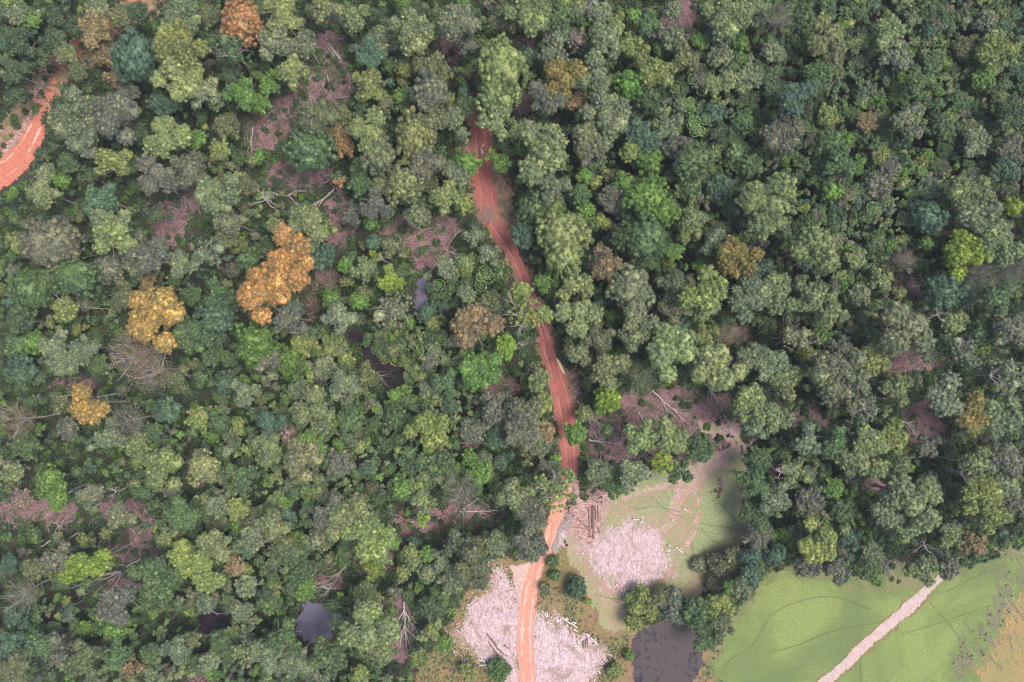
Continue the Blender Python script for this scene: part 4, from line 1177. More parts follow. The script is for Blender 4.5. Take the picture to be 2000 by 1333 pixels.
FALL = [(1127, 783, 1192, 862, 2.6, 9, 'twig', 'grey fallen tree fanning out right beside the red road'), (1272, 763, 1335, 818, 2.4, 9, 'deadwood', 'bundle of long pale fallen branches below the sage crowns'),
        (1375, 745, 1402, 788, 2.6, 5, 'deadwood', 'pale reddish fallen branches at the upper end of the felled ground'), (1238, 790, 1203, 822, 1.6, 2, 'twig', 'thin bent fallen stem on pink felled ground'),
        (1246, 806, 1264, 834, 2.6, 1, 'deadwood', 'thick pale curved fallen limb above the twin pale crowns'), (1150, 859, 1214, 868, 2.4, 3, 'deadwood', 'nearly horizontal fallen trunk right of the road'),
        (1425, 788, 1476, 824, 2.4, 2, 'deadwood', 'pale fallen trunk under the crowns at the right of the felled ground'), (1378, 816, 1338, 828, 1.8, 2, 'twig', 'thin fallen stem in the middle of the felled ground'),
        (1412, 810, 1440, 852, 2.0, 5, 'deadwood', 'pale fallen branches on the worn brown soil'), (1205, 850, 1214, 830, 1.6, 3, 'twig', 'curled thin branches left of the twin pale crowns'),
        (1150, 905, 1140, 870, 2.0, 0, 'deadwood', 'short pale pole beside the lower road'), (640, 150, 652, 205, 2.2, 3, 'twig', 'grey forked fallen tree in the upper left clearing'),
        (686, 191, 640, 194, 2.0, 3, 'twig', 'pale straight fallen stem in the upper left clearing'), (496, 250, 488, 305, 2.2, 4, 'deadwood', 'pale fallen branches at the left of the pink felled patch'),
        (655, 372, 592, 424, 2.6, 5, 'deadwood', 'long forked fallen tree below the pink felled patch'), (530, 378, 592, 392, 3.0, 4, 'deadwood', 'white fallen trunk beside the white dead tree'),
        (665, 118, 640, 84, 3.0, 0, 'deadwood', 'thick straight fallen pole above the upper left clearing'), (655, 112, 638, 92, 1.6, 0, 'deadwood', 'thin pole beside the thick straight one'),
        (868, 488, 906, 506, 2.4, 8, 'twig', 'bundle of grey fallen branches above the grey stream pool'), (880, 474, 904, 440, 1.8, 4, 'deadwood', 'upright bundle of thin fallen stems right of the stream pool'),
        (852, 516, 835, 540, 2.0, 3, 'deadwood', 'pale fallen stem at the head of the stream pool'), (840, 545, 820, 592, 1.8, 3, 'bark', 'thin fallen branch lying across the grey stream pool'),
        (928, 750, 936, 832, 2.2, 4, 'twig', 'long thin fallen tree left of the red road'), (936, 805, 928, 832, 2.6, 2, 'deadwood', 'short pale forked limb left of the road'),
        (886, 795, 858, 806, 1.6, 2, 'deadwood', 'thin pale fallen stem above the lime crown'), (880, 870, 895, 925, 2.2, 7, 'twig', 'dark fallen branches in the lower centre gap'),
        (790, 1163, 794, 1272, 3.4, 12, 'deadwood', 'large pale dead tree fallen with many branches above the bottom edge'), (682, 1097, 628, 1162, 2.8, 14, 'twig', 'grey fallen tree fanning out above the lilac pond'),
        (897, 998, 972, 998, 2.4, 0, 'deadwood', 'straight grey trunk lying level on the lower centre felled ground'), (936, 970, 888, 1004, 2.2, 7, 'twig', 'grey fallen branches beside the straight trunk'),
        (896, 1030, 880, 1008, 1.4, 1, 'twig', 'short thin fallen stem under the straight trunk'), (900, 905, 892, 935, 1.6, 3, 'deadwood', 'bent pale branches in the lower centre gap'),
        (103, 1056, 24, 1098, 2.8, 3, 'deadwood', 'long pale trunk lying toward the left edge'), (155, 1040, 120, 1062, 2.4, 1, 'deadwood', 'pale trunk just above the yellow-green lower left tree'),
        (278, 1090, 168, 1152, 2.8, 7, 'deadwood', 'long fallen trunk with branches at the lower left'), (232, 1066, 210, 1080, 1.8, 0, 'deadwood', 'thin pale stem right of the lower left yellow-green tree'),
        (170, 1166, 114, 1202, 1.6, 0, 'deadwood', 'thin straight pole at the lower left'), (122, 966, 176, 950, 2.2, 1, 'deadwood', 'white fallen stem at the left below the golden tree'),
        (300, 966, 372, 928, 2.2, 7, 'twig', 'bundle of grey stems above the lower left felled ground'), (282, 861, 324, 844, 2.2, 0, 'deadwood', 'white short stem right of the grey twiggy tree'),
        (225, 340, 282, 367, 2.4, 2, 'deadwood', 'crooked white fallen tree below the yellow-green upper left crown'), (338, 372, 408, 420, 2.2, 5, 'deadwood', 'pale fallen tree on the dark felled ground at upper left'),
        (218, 398, 318, 424, 2.6, 2, 'deadwood', 'pale fallen trunk beside the blue-green crown at upper left'), (405, 310, 436, 327, 1.8, 0, 'deadwood', 'short pale stem left of the pink felled patch'),
        (435, 330, 500, 300, 1.8, 6, 'twig', 'tangle of grey branches below the pink felled patch'), (1740, 815, 1792, 836, 2.6, 6, 'deadwood', 'white fallen tree on the right felled ground'),
        (1648, 820, 1668, 829, 2.6, 0, 'deadwood', 'short white fallen stem under the large sage crowns at the right'), (1785, 800, 1800, 850, 1.8, 4, 'twig', 'thin dark fallen branches at the right felled ground'),
        (1390, 1168, 1406, 1192, 3.0, 2, 'deadwood', 'white dead limb at the meadow edge above the brown pond'), (1450, 870, 1455, 912, 3.2, 3, 'deadwood', 'white dead trunk at the top right corner of the clearing'),
        (1700, 1128, 1712, 1138, 2.6, 0, 'deadwood', 'short white stem at the meadow edge'), (1720, 1095, 1745, 1125, 1.8, 6, 'twig', 'dark purple fallen branches at the edge of the meadow'),
        (395, 1330, 425, 1305, 2.0, 5, 'twig', 'grey fallen branches at the bottom edge left of centre'), (400, 1243, 432, 1230, 1.8, 2, 'deadwood', 'white branch at the small round dark pool'),
        (410, 1190, 438, 1206, 2.4, 1, 'bark', 'brown trunk across the small round dark pool'), (715, 722, 770, 750, 1.8, 8, 'twig', 'thin dark branches across the dark stream pool'),
        (720, 760, 700, 740, 1.4, 3, 'deadwood', 'thin pale stems at the dark stream pool'), (500, 1180, 560, 1140, 1.5, 0, 'deadwood', 'thin pole left above the lilac pond'),
        (1190, 935, 1160, 880, 1.8, 4, 'deadwood', 'curved bare branches under the trees right of the lower road'), (860, 1138, 820, 1160, 1.6, 3, 'twig', 'thin fallen branches left of the pale sand')]
for i, (x1, y1, x2, y2, w, fan, mat, lb) in enumerate(FALL):
    fallen(x1, y1, x2, y2, w, fan, mat, lb, 600 + i, .1 if fan < 3 else .5)

# long bare trunks leaning out over gaps at mid height, as thinned trees stand here
def leaning(x1, y1, h1, x2, y2, h2, w, lb):
    a = Vector((*wx(x1, y1, h1), h1)); b = Vector((*wx(x2, y2, h2), h2))
    G = Geo()
    g = random.Random(int(x1 + y1))
    n = 6
    pts = [a.lerp(b, i / n) + Vector((g.uniform(-.15, .15), g.uniform(-.15, .15), 0)) for i in range(n + 1)]
    pts = [p - a for p in pts]
    G.tube(pts, [w * MPP * .5 * (1 - .5 * i / n) for i in range(n + 1)], 6)
    B = Geo(); gg = np.random.default_rng(int(x1))
    for i in range(4):
        grow(B, tuple(pts[3 + i % 4]), tuple((b - a).normalized() + Vector(gg.normal(0, .5, 3))), 3.2, w * MPP * .2, 1, gg, 4, 0, .7, 4, .15, (2, 3), 0)
    root = bpy.data.objects.new('bare_trunk', None); root.location = a; link(root)
    tag(root, lb, 'bare tree', 'bare leaning trunks')
    part('trunk', G.mesh('trunk', [M['deadwood']]), root)
    part('branches', B.mesh('branches', [M['deadwood']]), root)


for a in ((240, 604, 0, 172, 602, 18, 2.4, 'thin pale trunk between the green umbrella crown and the golden tree'), (195, 600, 0, 118, 586, 20, 2.6, 'pale trunk ending in a yellow-green crown at the left'),
          (112, 636, 0, 70, 628, 17, 1.8, 'short white trunk in the dark gap at the left'), (250, 765, 0, 188, 776, 19, 3.0, 'reddish pale trunk right of the golden tree at the left edge'),
          (60, 897, 2, 0, 905, 20, 3.0, 'thick pale trunk running to the left edge'), (680, 68, 0, 648, 20, 22, 3.6, 'pale thick trunk under the pale crown at the top'),
          (712, 66, 0, 700, 40, 20, 3.0, 'short pale trunk right of the thick one at the top'), (625, 125, 0, 590, 78, 22, 2.2, 'slender pale trunk under the sage crown at upper left'),
          (400, 137, 0, 358, 106, 22, 2.4, 'reddish trunk under the yellow-green crown at upper left'), (458, 216, 0, 400, 178, 22, 2.4, 'pale trunk running down right from the sage crown'),
          (495, 137, 0, 445, 92, 22, 2.4, 'pale trunk below the orange tree at the top edge'), (1148, 60, 0, 1154, 5, 24, 3.2, 'white trunk standing at the top edge'),
          (1820, 890, 0, 1888, 905, 22, 3.0, 'upper pale trunk beneath the big crowns at the right edge'), (1850, 920, 2, 1905, 935, 24, 3.4, 'lower thick pale trunk beneath the big crowns at the right edge'),
          (1835, 938, 0, 1870, 948, 18, 1.8, 'thin trunk under the thick one at the right edge'), (1915, 728, 0, 1998, 745, 24, 3.0, 'long pale trunk at the right edge beside the bare tree'),
          (1888, 605, 0, 1945, 560, 22, 2.0, 'straight thin pale trunk slanting up right'), (1800, 574, 0, 1828, 573, 16, 2.0, 'short level trunk left of the blue-green crown at the right'),
          (1500, 650, 0, 1540, 658, 20, 2.6, 'pale trunk of the open tree right of centre'), (345, 662, 0, 380, 650, 3, 1.4, 'thin dead stick right of the golden tree'),
          (1270, 735, 2, 1276, 712, 18, 2.6, 'short pale trunk beneath the pale crown above the felled ground')):
    leaning(*a)

# ------------------------------------------------------------------ cut timber around the sand
def log_mesh(L, r, seed, mat):
    g = np.random.default_rng(seed)
    bm = bmesh.new()
    k, n = 10, 5
    rings = []
    for i in range(n + 1):
        x = -L / 2 + L * i / n
        rr = r * (1 - .12 * i / n) * g.uniform(.94, 1.06)
        rings.append([bm.verts.new((x, rr * math.cos(2 * math.pi * j / k) * (1 + g.normal(0, .03)), rr * math.sin(2 * math.pi * j / k) + r)) for j in range(k)])
    for i in range(n):
        for j in range(k):
            bm.faces.new((rings[i][j], rings[i][(j + 1) % k], rings[i + 1][(j + 1) % k], rings[i + 1][j]))
    # sawn ends, slightly dished
    for ring, s in ((rings[0], -1), (rings[-1], 1)):
        c = bm.verts.new((s * (L / 2 + .02), 0, r))
        for j in range(k):
            f = bm.faces.new((ring[j], ring[(j + 1) % k], c) if s > 0 else (ring[(j + 1) % k], ring[j], c)); f.material_index = 1
    me = bpy.data.meshes.new('log')
    bm.normal_update()
    bm.to_mesh(me); bm.free()
    me.materials.append(M[mat]); me.materials.append(M['log_end'])
    return me


LOGS = []   # full photo px: x1 y1 x2 y2 width group-place
z5 = lambda a, b: (850 + a / 5, 1100 + b / 5)
z6 = lambda a, b: (1080 + a / 4.4425, 880 + b / 4.4425)
for x1, y1, x2, y2, w in ((1070, 485, 1085, 525, 14), (1092, 480, 1098, 522, 12), (1128, 530, 1145, 505, 14), (1180, 515, 1205, 525, 16), (1190, 535, 1196, 575, 16), (1165, 525, 1180, 540, 12), (1150, 545, 1153, 558, 10), (1213, 565, 1226, 532, 16),
                          (1222, 578, 1228, 598, 12), (1100, 560, 1110, 590, 16), (1085, 575, 1100, 580, 10), (1040, 560, 1052, 592, 16), (1118, 580, 1142, 594, 14), (1235, 525, 1330, 595, 14), (1325, 580, 1390, 632, 13),
                          (1275, 530, 1300, 545, 16), (1280, 552, 1296, 535, 10), (1335, 578, 1378, 574, 14), (1355, 590, 1378, 586, 12), (1350, 645, 1392, 664, 14), (1388, 722, 1402, 782, 10), (1474, 688, 1502, 694, 15),
                          (1482, 705, 1508, 712, 14), (1518, 725, 1582, 792, 15), (1540, 796, 1562, 786, 14), (1345, 800, 1420, 805, 14), (1360, 822, 1400, 840, 14), (1620, 992, 1655, 965, 11), (1612, 965, 1640, 950, 10),
                          (1662, 928, 1666, 955, 7), (1645, 945, 1655, 935, 7), (1585, 1038, 1610, 1072, 15), (1557, 1118, 1558, 1142, 12), (1560, 1030, 1568, 1042, 8), (1628, 830, 1634, 838, 8),
                          (300, 438, 388, 355, 10), (322, 440, 394, 392, 10), (312, 400, 330, 398, 18), (255, 650, 342, 528, 9), (36, 598, 66, 594, 11), (222, 592, 238, 574, 12), (207, 586, 210, 600, 7),
                          (184, 852, 190, 878, 12), (192, 890, 208, 896, 10), (258, 1002, 300, 928, 11), (262, 970, 268, 930, 9), (286, 965, 304, 950, 11), (296, 992, 308, 1000, 14), (312, 925, 322, 965, 12), (276, 960, 290, 940, 8),
                          (424, 935, 490, 962, 12), (478, 898, 526, 980, 11), (428, 995, 522, 986, 13), (1066, 630, 1070, 750, 6), (1155, 660, 1172, 650, 12), (1158, 820, 1176, 816, 12), (545, 50, 552, 35, 9), (552, 170, 570, 180, 8),
                          (508, 490, 510, 478, 12), (1180, 548, 1184, 572, 10), (1200, 545, 1206, 570, 9), (1030, 575, 1040, 580, 8), (1490, 690, 1498, 712, 9)):
    LOGS.append((*z5(x1, y1), *z5(x2, y2), w / 5, 'pale', 'lower'))
for x1, y1, x2, y2 in ((1455, 745, 1452, 835), (1470, 730, 1468, 830), (1484, 725, 1488, 825), (1440, 760, 1438, 830)):
    LOGS.append((*z5(x1, y1), *z5(x2, y2), 2.4, 'dark', 'stack'))
for x1, y1, x2, y2, w in ((690, 596, 745, 600, 16), (748, 612, 762, 632, 16), (766, 604, 780, 628, 15), (998, 820, 1016, 826, 14), (1008, 812, 1012, 832, 8), (1066, 836, 1084, 850, 12), (1080, 850, 1122, 884, 13), (1102, 850, 1118, 848, 12), (1098, 862, 1108, 870, 10),
                          (1030, 1094, 1038, 1102, 9), (432, 1098, 438, 1112, 12), (545, 1160, 562, 1170, 12), (586, 1208, 606, 1222, 12), (596, 1232, 622, 1246, 12), (612, 1206, 658, 1256, 11), (618, 1200, 634, 1206, 12), (604, 1218, 618, 1232, 10),
                          (880, 1050, 900, 1044, 11), (535, 458, 552, 452, 11), (1128, 505, 1150, 512, 15), (1148, 516, 1162, 522, 12), (1028, 598, 1048, 606, 13), (684, 1246, 692, 1250, 8), (480, 1192, 498, 1194, 8)):
    LOGS.append((*z6(x1, y1), *z6(x2, y2), w / 4.4425, 'pale', 'upper'))
for x1, y1, x2, y2, w in ((262, 286, 400, 340, 11), (240, 300, 420, 380, 12), (250, 318, 440, 385, 12), (290, 300, 440, 355, 11), (255, 340, 400, 400, 12), (270, 370, 400, 430, 12), (300, 410, 395, 455, 14), (225, 262, 300, 300, 9),
                          (310, 490, 318, 750, 12), (335, 480, 338, 680, 14), (352, 478, 352, 770, 16), (368, 480, 372, 600, 14), (388, 480, 395, 620, 12), (215, 590, 300, 670, 12), (385, 670, 412, 720, 14)):
    LOGS.append((*z6(x1, y1), *z6(x2, y2), w / 4.4425, 'dark', 'pile'))
ll = defaultdict(list)
for i, (x1, y1, x2, y2, w, sh, plc) in enumerate(LOGS):
    a, b = wx(x1, y1), wx(x2, y2)
    L = max(.5, math.hypot(b[0] - a[0], b[1] - a[1]))
    ang = math.atan2(b[1] - a[1], b[0] - a[0])
    r = max(.16, min(w * MPP * .5, .42)) * (1.0 if sh == 'pale' else .8)
    me = log_mesh(L, r, 900 + i, 'logwood' if sh == 'pale' else 'bark_dark')
    o = bpy.data.objects.new('log', me)
    o.location = ((a[0] + b[0]) / 2, (a[1] + b[1]) / 2, .17 + (i % 3) * .01); o.rotation_euler = (0, 0, ang)
    link(o)
    d = math.degrees(ang) % 180
    dw = 'level' if d < 22 or d > 158 else 'slanting' if d < 68 or d > 112 else 'upright'
    lw = 'short' if L < 2.0 else 'long' if L > 7 else 'medium'
    cx, cy = (x1 + x2) / 2, (y1 + y2) / 2
    if plc == 'lower': place = 'by the left sand patch' if cx < 1010 else 'at the top of the right sand patch' if cy < 1240 else 'on the right rim of the right sand patch'
    elif plc == 'upper': place = 'above the upper sand patch' if cy < 1030 else 'on the lower rim of the upper sand patch' if cy > 1110 else 'right of the upper sand patch' if cx > 1250 else 'on the upper sand patch'
    elif plc == 'pile': place = 'in the log pile at the road fork' if cy < 984 else 'in the dark row above the upper sand patch'
    else: place = 'in the dark stack on the right sand patch'
    ll[f"{lw} {sh} {dw} log {place}"].append((cx, o))
for key, lst in ll.items():
    lst.sort(key=lambda q: q[0])
    for i, (_, o) in enumerate(lst):
        n = len(lst)
        if n == 1: lb = key
        elif n == 2: lb = ('left' if i == 0 else 'right') + ' ' + key
        else: lb = ('leftmost' if i == 0 else 'rightmost' if i == n - 1 else ORD2[i] if i else '') + (' from left' if 0 < i < n - 1 else '') + ' ' + key
        tag(o, lb, 'log', 'cut logs around the sand')

# pile of split sticks along the orange road
G = Geo(); g = np.random.default_rng(5)
path = catmull([(1122, 1008, 0), (1108, 1016, 0), (1098, 1030, 0), (1092, 1046, 0), (1086, 1062, 0), (1080, 1070, 0)], 16)
for i in range(230):
    c = path[int(g.integers(0, len(path)))]
    x, y = wx(c[0] + g.normal(0, 4.5), c[1] + g.normal(0, 3.5))
    a = g.normal(1.25, .45); L = g.uniform(.6, 1.6); r = g.uniform(.05, .11); z = g.uniform(.15, .5)
    G.tube([(x - L / 2 * math.cos(a), y - L / 2 * math.sin(a), z), (x + L / 2 * math.cos(a), y + L / 2 * math.sin(a), z + g.uniform(-.1, .1))], [r, r * .8], 5)
o = link(bpy.data.objects.new('split_wood', G.mesh('split_wood', [M['deadwood']])))
tag(o, 'heap of pale split sticks along the orange road', 'firewood', None, 'stuff')

# brushwood scattered over the felled ground
G = Geo(); g = np.random.default_rng(8)
for cx, cy, rx, ry in LE:
    for i in range(int(rx * ry * 1.3)):
        a = g.uniform(0, 6.28); q = math.sqrt(g.random())
        x, y = cx + rx * q * math.cos(a), cy + ry * q * math.sin(a)
        b = g.uniform(0, 6.28); L = g.uniform(.8, 3.2) * (1.7 if i % 9 == 0 else 1); r = g.uniform(.035, .09) * (1.4 if i % 9 == 0 else 1)
        m_ = (x + g.normal(0, .15), y + g.normal(0, .15))
        G.tube([(x - L / 2 * math.cos(b), y - L / 2 * math.sin(b), .06), (m_[0], m_[1], .25), (x + L / 2 * math.cos(b + .25), y + L / 2 * math.sin(b + .25), .15)], [r, r * .8, r * .4], 3, 1 if i % 3 == 0 else 0, False)
o = link(bpy.data.objects.new('brushwood', G.mesh('brushwood', [M['twig'], M['deadwood']])))
tag(o, 'grey sticks and brushwood scattered over the felled ground', 'brushwood', None, 'stuff')

# ------------------------------------------------------------------ two people walking on the road
def person(px, py, face, shirt, legs_c, lb):
    x, y = wx(px, py, 1)
    me = bpy.data.meshes.new('person')
    V = [(0, 0, .95), (0, 0, 1.2), (0, 0, 1.42), (0, 0, 1.52), (0, .02, 1.64), (0, .02, 1.76),
         (.11, 0, .92), (.13, .12, .50), (.13, .06, .08), (.13, .2, .05), (-.11, 0, .92), (-.13, -.02, .50), (-.13, -.25, .10), (-.13, -.12, .05),
         (.20, 0, 1.42), (.27, -.08, 1.14), (.28, .08, .90), (.28, .12, .80), (-.20, 0, 1.42), (-.27, .08, 1.14), (-.28, .22, .94), (-.28, .27, .86)]
    E = [(0, 1), (1, 2), (2, 3), (3, 4), (4, 5), (0, 6), (6, 7), (7, 8), (8, 9), (0, 10), (10, 11), (11, 12), (12, 13), (2, 14), (14, 15), (15, 16), (16, 17), (2, 18), (18, 19), (19, 20), (20, 21)]
    Rr = [.15, .14, .15, .06, .10, .08, .09, .065, .045, .035, .09, .065, .045, .035, .065, .045, .035, .035, .065, .045, .035, .035]
    me.from_pydata(V, E, [])
    o = bpy.data.objects.new('person', me); C.objects.link(o)
    sk = o.modifiers.new('skin', 'SKIN')
    for i, r in enumerate(Rr): me.skin_vertices[0].data[i].radius = (r, r * .85)
    me.skin_vertices[0].data[0].use_root = True
    o.modifiers.new('sub', 'SUBSURF').levels = 1
    o.modifiers['sub'].render_levels = 1
    dg = bpy.context.evaluated_depsgraph_get()
    m2 = bpy.data.meshes.new_from_object(o.evaluated_get(dg))
    bpy.data.objects.remove(o)
    skin = NT('skin').done((.30, .18, .12), .6); sh = NT('shirt').done(shirt, .8); tr = NT('trousers').done(legs_c, .8)
    for m_ in (skin, sh, tr): m2.materials.append(m_)
    for p_ in m2.polygons:
        c = p_.center
        p_.material_index = 2 if c.z < .98 and abs(c.x) < .24 else 1 if 0.98 <= c.z < 1.5 and abs(c.x) < .30 else 0
        p_.use_smooth = True
    ob = link(bpy.data.objects.new('person', m2))
    ob.location = (x, y, .13); ob.rotation_euler = (0, 0, face)
    tag(ob, lb, 'person')
    return ob


def hat(ob, col, name='hair'):
    bm = bmesh.new(); bmesh.ops.create_uvsphere(bm, u_segments=12, v_segments=8, radius=.125)
    for v in list(bm.verts):
        if v.co.z < -.02: v.co.z = -.02 + (v.co.z + .02) * .3
    me = bpy.data.meshes.new(name); bm.to_mesh(me); bm.free()
    me.materials.append(NT(name).done(col, .8))
    h = bpy.data.objects.new(name, me); h.location = (0, .0, 1.74)
    link(h, ob)


p1 = person(1075.6, 702, .3, (.02, .02, .03), (.02, .02, .035), 'person in dark clothes walking ahead on the red road')
hat(p1, (.01, .01, .01))
p2 = person(1076.4, 708, .2, (.85, .80, .55), (.25, .22, .2), 'person in a pale yellow shirt walking behind on the red road')
hat(p2, (.02, .015, .015))
p3 = person(1073.8, 709.3, .2, (.75, .74, .72), (.2, .22, .25), 'person in a white shirt on the left behind on the red road')
hat(p3, (.02, .015, .015))

# ------------------------------------------------------------------ the growth nobody could count: instanced stuff
def inst_group(name, protos, pts, scale, rot, idx, tint, label, cat):
    """one object whose geometry nodes put prototype meshes on its points"""
    col = bpy.data.collections.new(name + '_kinds')          # never linked to the scene
    for i, me in enumerate(protos):
        o = bpy.data.objects.new(f'{name}_{i:02d}', me); col.objects.link(o)
    me = bpy.data.meshes.new(name)
    n = len(pts)
    me.vertices.add(n); me.vertices.foreach_set('co', np.asarray(pts, np.float32).ravel())
    for nm, ty, arr in (('scl', 'FLOAT_VECTOR', scale), ('rz', 'FLOAT', rot), ('kind_index', 'INT', idx), ('tint', 'FLOAT_COLOR', tint)):
        at = me.attributes.new(nm, ty, 'POINT')
        at.data.foreach_set({'FLOAT_VECTOR': 'vector', 'FLOAT': 'value', 'INT': 'value', 'FLOAT_COLOR': 'color'}[ty], np.asarray(arr, np.int32 if ty == 'INT' else np.float32).ravel())
    ob = link(bpy.data.objects.new(name, me))
    ng = bpy.data.node_groups.new(name, 'GeometryNodeTree')
    ng.interface.new_socket('Geometry', in_out='INPUT', socket_type='NodeSocketGeometry')
    ng.interface.new_socket('Geometry', in_out='OUTPUT', socket_type='NodeSocketGeometry')
    N = ng.nodes.new
    gi, go = N('NodeGroupInput'), N('NodeGroupOutput')
    ci = N('GeometryNodeCollectionInfo'); ci.inputs[0].default_value = col; ci.inputs['Separate Children'].default_value = True; ci.inputs['Reset Children'].default_value = True
    iop = N('GeometryNodeInstanceOnPoints'); iop.inputs['Pick Instance'].default_value = True

    def att(nm, ty):
        a = N('GeometryNodeInputNamedAttribute'); a.data_type = ty; a.inputs[0].default_value = nm
        return a.outputs[0]
    cx = N('ShaderNodeCombineXYZ')
    L = ng.links.new
    L(gi.outputs[0], iop.inputs['Points']); L(ci.outputs[0], iop.inputs['Instance'])
    L(att('kind_index', 'INT'), iop.inputs['Instance Index'])
    L(att('rz', 'FLOAT'), cx.inputs[2]); L(cx.outputs[0], iop.inputs['Rotation'])
    L(att('scl', 'FLOAT_VECTOR'), iop.inputs['Scale'])
    L(iop.outputs[0], go.inputs[0])
    md = ob.modifiers.new('scatter', 'NODES'); md.node_group = ng
    tag(ob, label, cat, None, 'stuff')
    return ob


polys_open = [(P(MEADOW), 2), (P(CLEARING), 1.5), (P(SAND1), 1.5), (P(SAND2), 1.5), (P(SAND3), 1.5), (P(POND1), 1.0), (P(POND2), 1.5), (P(POND3), 1), (P(NW_ROAD), 1.0), (P(MUD), 1), (P(WIDE), 1)]
strips_open = [(SP(ROAD), 1.2), (SP(ROAD2), 1.5), (SP(CREEK1), 1), (SP(CREEK2), 1), (SP(PATH), 2)]
rough_poly, verge_poly, bank_poly = P(ROUGH), P(VERGE), P(BANK_E)


def open_dist(q):
    d = np.full(len(q), 1e9)
    for a, m_ in polys_open: d = np.minimum(d, sd_poly(a, q) - m_)
    for a, m_ in strips_open: d = np.minimum(d, sd_strip(a, q) - m_)
    return d


def grid_pts(step, seed, x0=-235, x1=235, y0=-165, y1=165):
    g = np.random.default_rng(seed)
    gx, gy = np.meshgrid(np.arange(x0, x1, step), np.arange(y0, y1, step), indexing='ij')
    q = np.stack([gx.ravel(), gy.ravel()], 1)
    return q + g.uniform(-.5, .5, q.shape) * step, g


CUT = P([(1200, 800), (1230, 770), (1300, 765), (1360, 790), (1430, 790), (1440, 850), (1410, 900), (1360, 900), (1340, 850), (1290, 845), (1240, 860), (1180, 900), (1145, 900), (1150, 850)])


def lit_d(q): return np.minimum(sd_litter(q), sd_poly(CUT, q))


def density(q):
    """how closely small trees stand, by place in the photograph"""
    px, py = q[:, 0] / MPP + 1000, 666.5 - q[:, 1] / MPP
    d = np.full(len(q), .42)
    for cx, cy, rx, ry, v in ((1780, 180, 420, 330, 1.0), (1500, 250, 260, 260, .9), (760, 820, 240, 190, 1.0), (520, 1000, 280, 220, 1.0), (600, 1250, 280, 150, .95), (150, 1230, 160, 100, .7), (1100, 450, 140, 250, .6), (1560, 960, 140, 140, .85), (1640, 540, 130, 260, .9), (60, 180, 120, 160, .9),
                              (1150, 150, 200, 150, .6), (1250, 600, 200, 150, .6)):
        e = ((px - cx) / rx) ** 2 + ((py - cy) / ry) ** 2
        d = np.maximum(d, v * np.clip(1.6 - e, 0, 1))
    return d


UCOL = np.array([COL[k_][0] for k_ in 'gdbGvskgggye'])
# small trees, with the smaller crowns read off the photograph among them
small_protos, small_tops, small_R = [], [], []
for kd in 'cl':
    for si in (0, 1, 2):
        for vv in range(4):
            me, R0, top = PROTO[kd, si][vv]
            m2 = me.copy(); m2.materials.clear(); m2.materials.append(M['leaf_stuff'])
            small_protos.append(m2); small_tops.append(top); small_R.append(R0)
# give each a stem
for i, m2 in enumerate(small_protos):
    bm = bmesh.new(); bm.from_mesh(m2)
    prev = None
    for z, r in ((-11, .16), (-5, .13), (.5, .08)):
        ring = [bm.verts.new((r * math.cos(j * 1.2566), r * math.sin(j * 1.2566), z)) for j in range(5)]
        if prev:
            for j in range(5):
                f = bm.faces.new((prev[j], prev[(j + 1) % 5], ring[(j + 1) % 5], ring[j])); f.material_index = 1
        prev = ring
    bm.to_mesh(m2); bm.free(); m2.materials.append(M['bark_dark'])
q, g = grid_pts(2.9, 21)
dn = density(q)
keep = (g.random(len(q)) < dn * .95) & (open_dist(q) > 1.2) & (lit_d(q) > 1.0) & (sd_poly(rough_poly, q) > 2) & (sd_poly(verge_poly, q) > 0) & (sd_poly(bank_poly, q) > 3)
q = q[keep]; dn = dn[keep]
qa = q * ALT / (ALT - 11)
keep = (open_dist(qa) > .6) & (lit_d(qa) > 0) & (sd_poly(verge_poly, qa) > 3)
q = q[keep]; dn = dn[keep]
PL = np.array(placed)
pts, scl, rot, idx, tint = [], [], [], [], []
cl_n = VN(44)
tone = cl_n(q, .03); hn = cl_n(q + 40, .09) + cl_n(q + 90, .22) * .6
for i in range(len(q)):
    x, y = q[i]
    R = 1.15 + 2.3 * g.random() ** 1.8
    k_ = int(g.choice([0, 12])) + (0 if R < 2.3 else 4 if R < 3.0 else 8) + int(g.integers(0, 4))
    H = 6.5 + 5.5 * dn[i] + hn[i] * 4 + g.uniform(-1, 1) * (1.8 - dn[i]) + R * .6
    dd = np.hypot(PL[:, 0] - x, PL[:, 1] - y)
    if (dd < 1.3).any(): continue
    s = R / small_R[k_]
    z = H - small_tops[k_] * s
    pts.append((x, y, z)); an = g.uniform(.82, 1.22); scl.append((s * an, s / an, s * g.uniform(.85, 1.3))); rot.append(g.uniform(0, 6.28)); idx.append(k_)
    c = UCOL[int(np.clip((g.random() + tone[i] * .5), 0, .999) * len(UCOL))] * g.uniform(.8, 1.2, 1)
    tint.append((*c, 1))
for t_ in rest:
    x, y, R, H = solve_tree(t_)
    H = min(H, 17)
    k_ = (0 if t_['k'] == 'c' else 12) + (8 if R > 3.4 else 4) + int(g.integers(0, 4))
    s = R / small_R[k_]
    pts.append((x, y, H - small_tops[k_] * s)); scl.append((s, s, s)); rot.append(g.uniform(0, 6.28)); idx.append(k_)
    tint.append((*(np.array(COL[t_['c']][0]) * g.uniform(.9, 1.1)), 1))
inst_group('small_trees', small_protos, pts, scl, rot, idx, tint, 'mass of small mixed green trees filling the forest between the larger crowns', 'forest')
N_SMALL = len(pts)

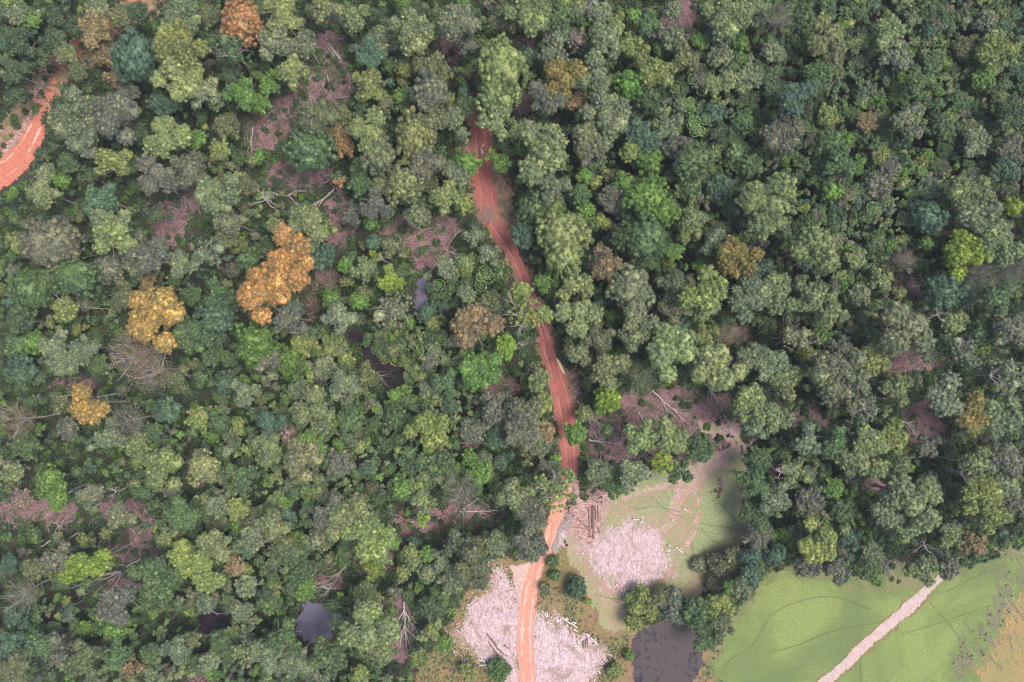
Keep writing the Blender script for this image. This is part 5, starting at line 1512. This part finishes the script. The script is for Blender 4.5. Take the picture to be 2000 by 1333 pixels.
# bushes on the forest floor
bush = []
for vv in range(4):
    G = crown('x', 1.6, 700 + vv)
    bush.append(G.mesh('bush', [M['leaf_stuff']]))
q, g = grid_pts(2.5, 22)
ld = lit_d(q)
keep = (open_dist(q) > .2) & (((ld > .2) & (g.random(len(q)) < .9)) | (g.random(len(q)) < .20)) & (sd_poly(rough_poly, q) > .5) & ((sd_poly(verge_poly, q) > .3) | (g.random(len(q)) < .25)) & (sd_poly(bank_poly, q) > 1)
q = q[keep]
n = len(q)
s = g.uniform(.55, 1.35, n)
ci = g.integers(0, 6, n)
tint = np.concatenate([np.array([COL[k_][0] for k_ in 'ggbdgG'])[ci] * g.uniform(.75, 1.1, (n, 1)), np.ones((n, 1))], 1)
inst_group('undergrowth', bush, np.concatenate([q, np.full((n, 1), -.1)], 1), np.stack([s, s, s * g.uniform(.8, 1.6, n)], 1), g.uniform(0, 6.28, n), g.integers(0, 4, n), tint,
           'low leafy undergrowth covering the shaded forest floor', 'undergrowth')

# tussocks and small shrubs in the rough grass, the banks and the scrub fringe
q1, g = grid_pts(1.0, 23, -45, 85, -150, -75)
inr = (np.minimum(sd_poly(rough_poly, q1), sd_poly(bank_poly, q1)) < 0) & (open_dist(q1) > -.3) & (vn(q1, .16) + vn(q1, .5) * .6 + g.normal(0, .12, len(q1)) > -.10)
q2, g2 = grid_pts(1.3, 24, -215, -130, 95, 150)
in2 = (sd_poly(verge_poly, q2) < 0) & (open_dist(q2) > 0) & (g2.random(len(q2)) < .45)
fr = SP([(1965, 1080, 14), (1975, 1110, 16), (1968, 1150, 22), (1955, 1190, 28), (1935, 1230, 26), (1900, 1265, 44), (1880, 1300, 30)])
q3, g3 = grid_pts(1.1, 25, 165, 205, -140, -75)
in3 = (sd_strip(fr, q3) < .6) & (g3.random(len(q3)) < .14)
q = np.vstack([q1[inr], q2[in2], q3[in3]])
n = len(q); s = g.uniform(.16, .42, n)
tint = np.concatenate([np.array([COL[k_][0] for k_ in 'gvnyvg'])[g.integers(0, 6, n)] * g.uniform(.8, 1.2, (n, 1)), np.ones((n, 1))], 1)
inst_group('tussocks', bush, np.concatenate([q, np.full((n, 1), .02)], 1), np.stack([s, s, s * .8], 1), g.uniform(0, 6.28, n), g.integers(0, 4, n), tint,
           'tussocks and low weeds in the rough grass and on the banks', 'grass')
print('singles', len(singles), 'rest', len(rest), 'small', N_SMALL, 'tussocks', n)

# ------------------------------------------------------------------ the air between the drone and the forest
bm = bmesh.new(); bmesh.ops.create_cube(bm, size=1)
me = bpy.data.meshes.new('haze'); bm.to_mesh(me); bm.free()
hz = link(bpy.data.objects.new('haze', me))
hz.scale = (3020, 3020, 276); hz.location = (0, 0, 137)
hm = bpy.data.materials.new('haze'); hm.use_nodes = True
for nd in list(hm.node_tree.nodes):
    if nd.type == 'BSDF_PRINCIPLED': hm.node_tree.nodes.remove(nd)
pv = hm.node_tree.nodes.new('ShaderNodeVolumePrincipled')
pv.inputs['Color'].default_value = (.80, .86, .95, 1)
pv.inputs['Density'].default_value = .00009
hm.node_tree.links.new(pv.outputs[0], hm.node_tree.nodes['Material Output'].inputs['Volume'])
me.materials.append(hm)
tag(hz, 'thin pale haze in the air over the forest', 'haze', None, 'stuff')
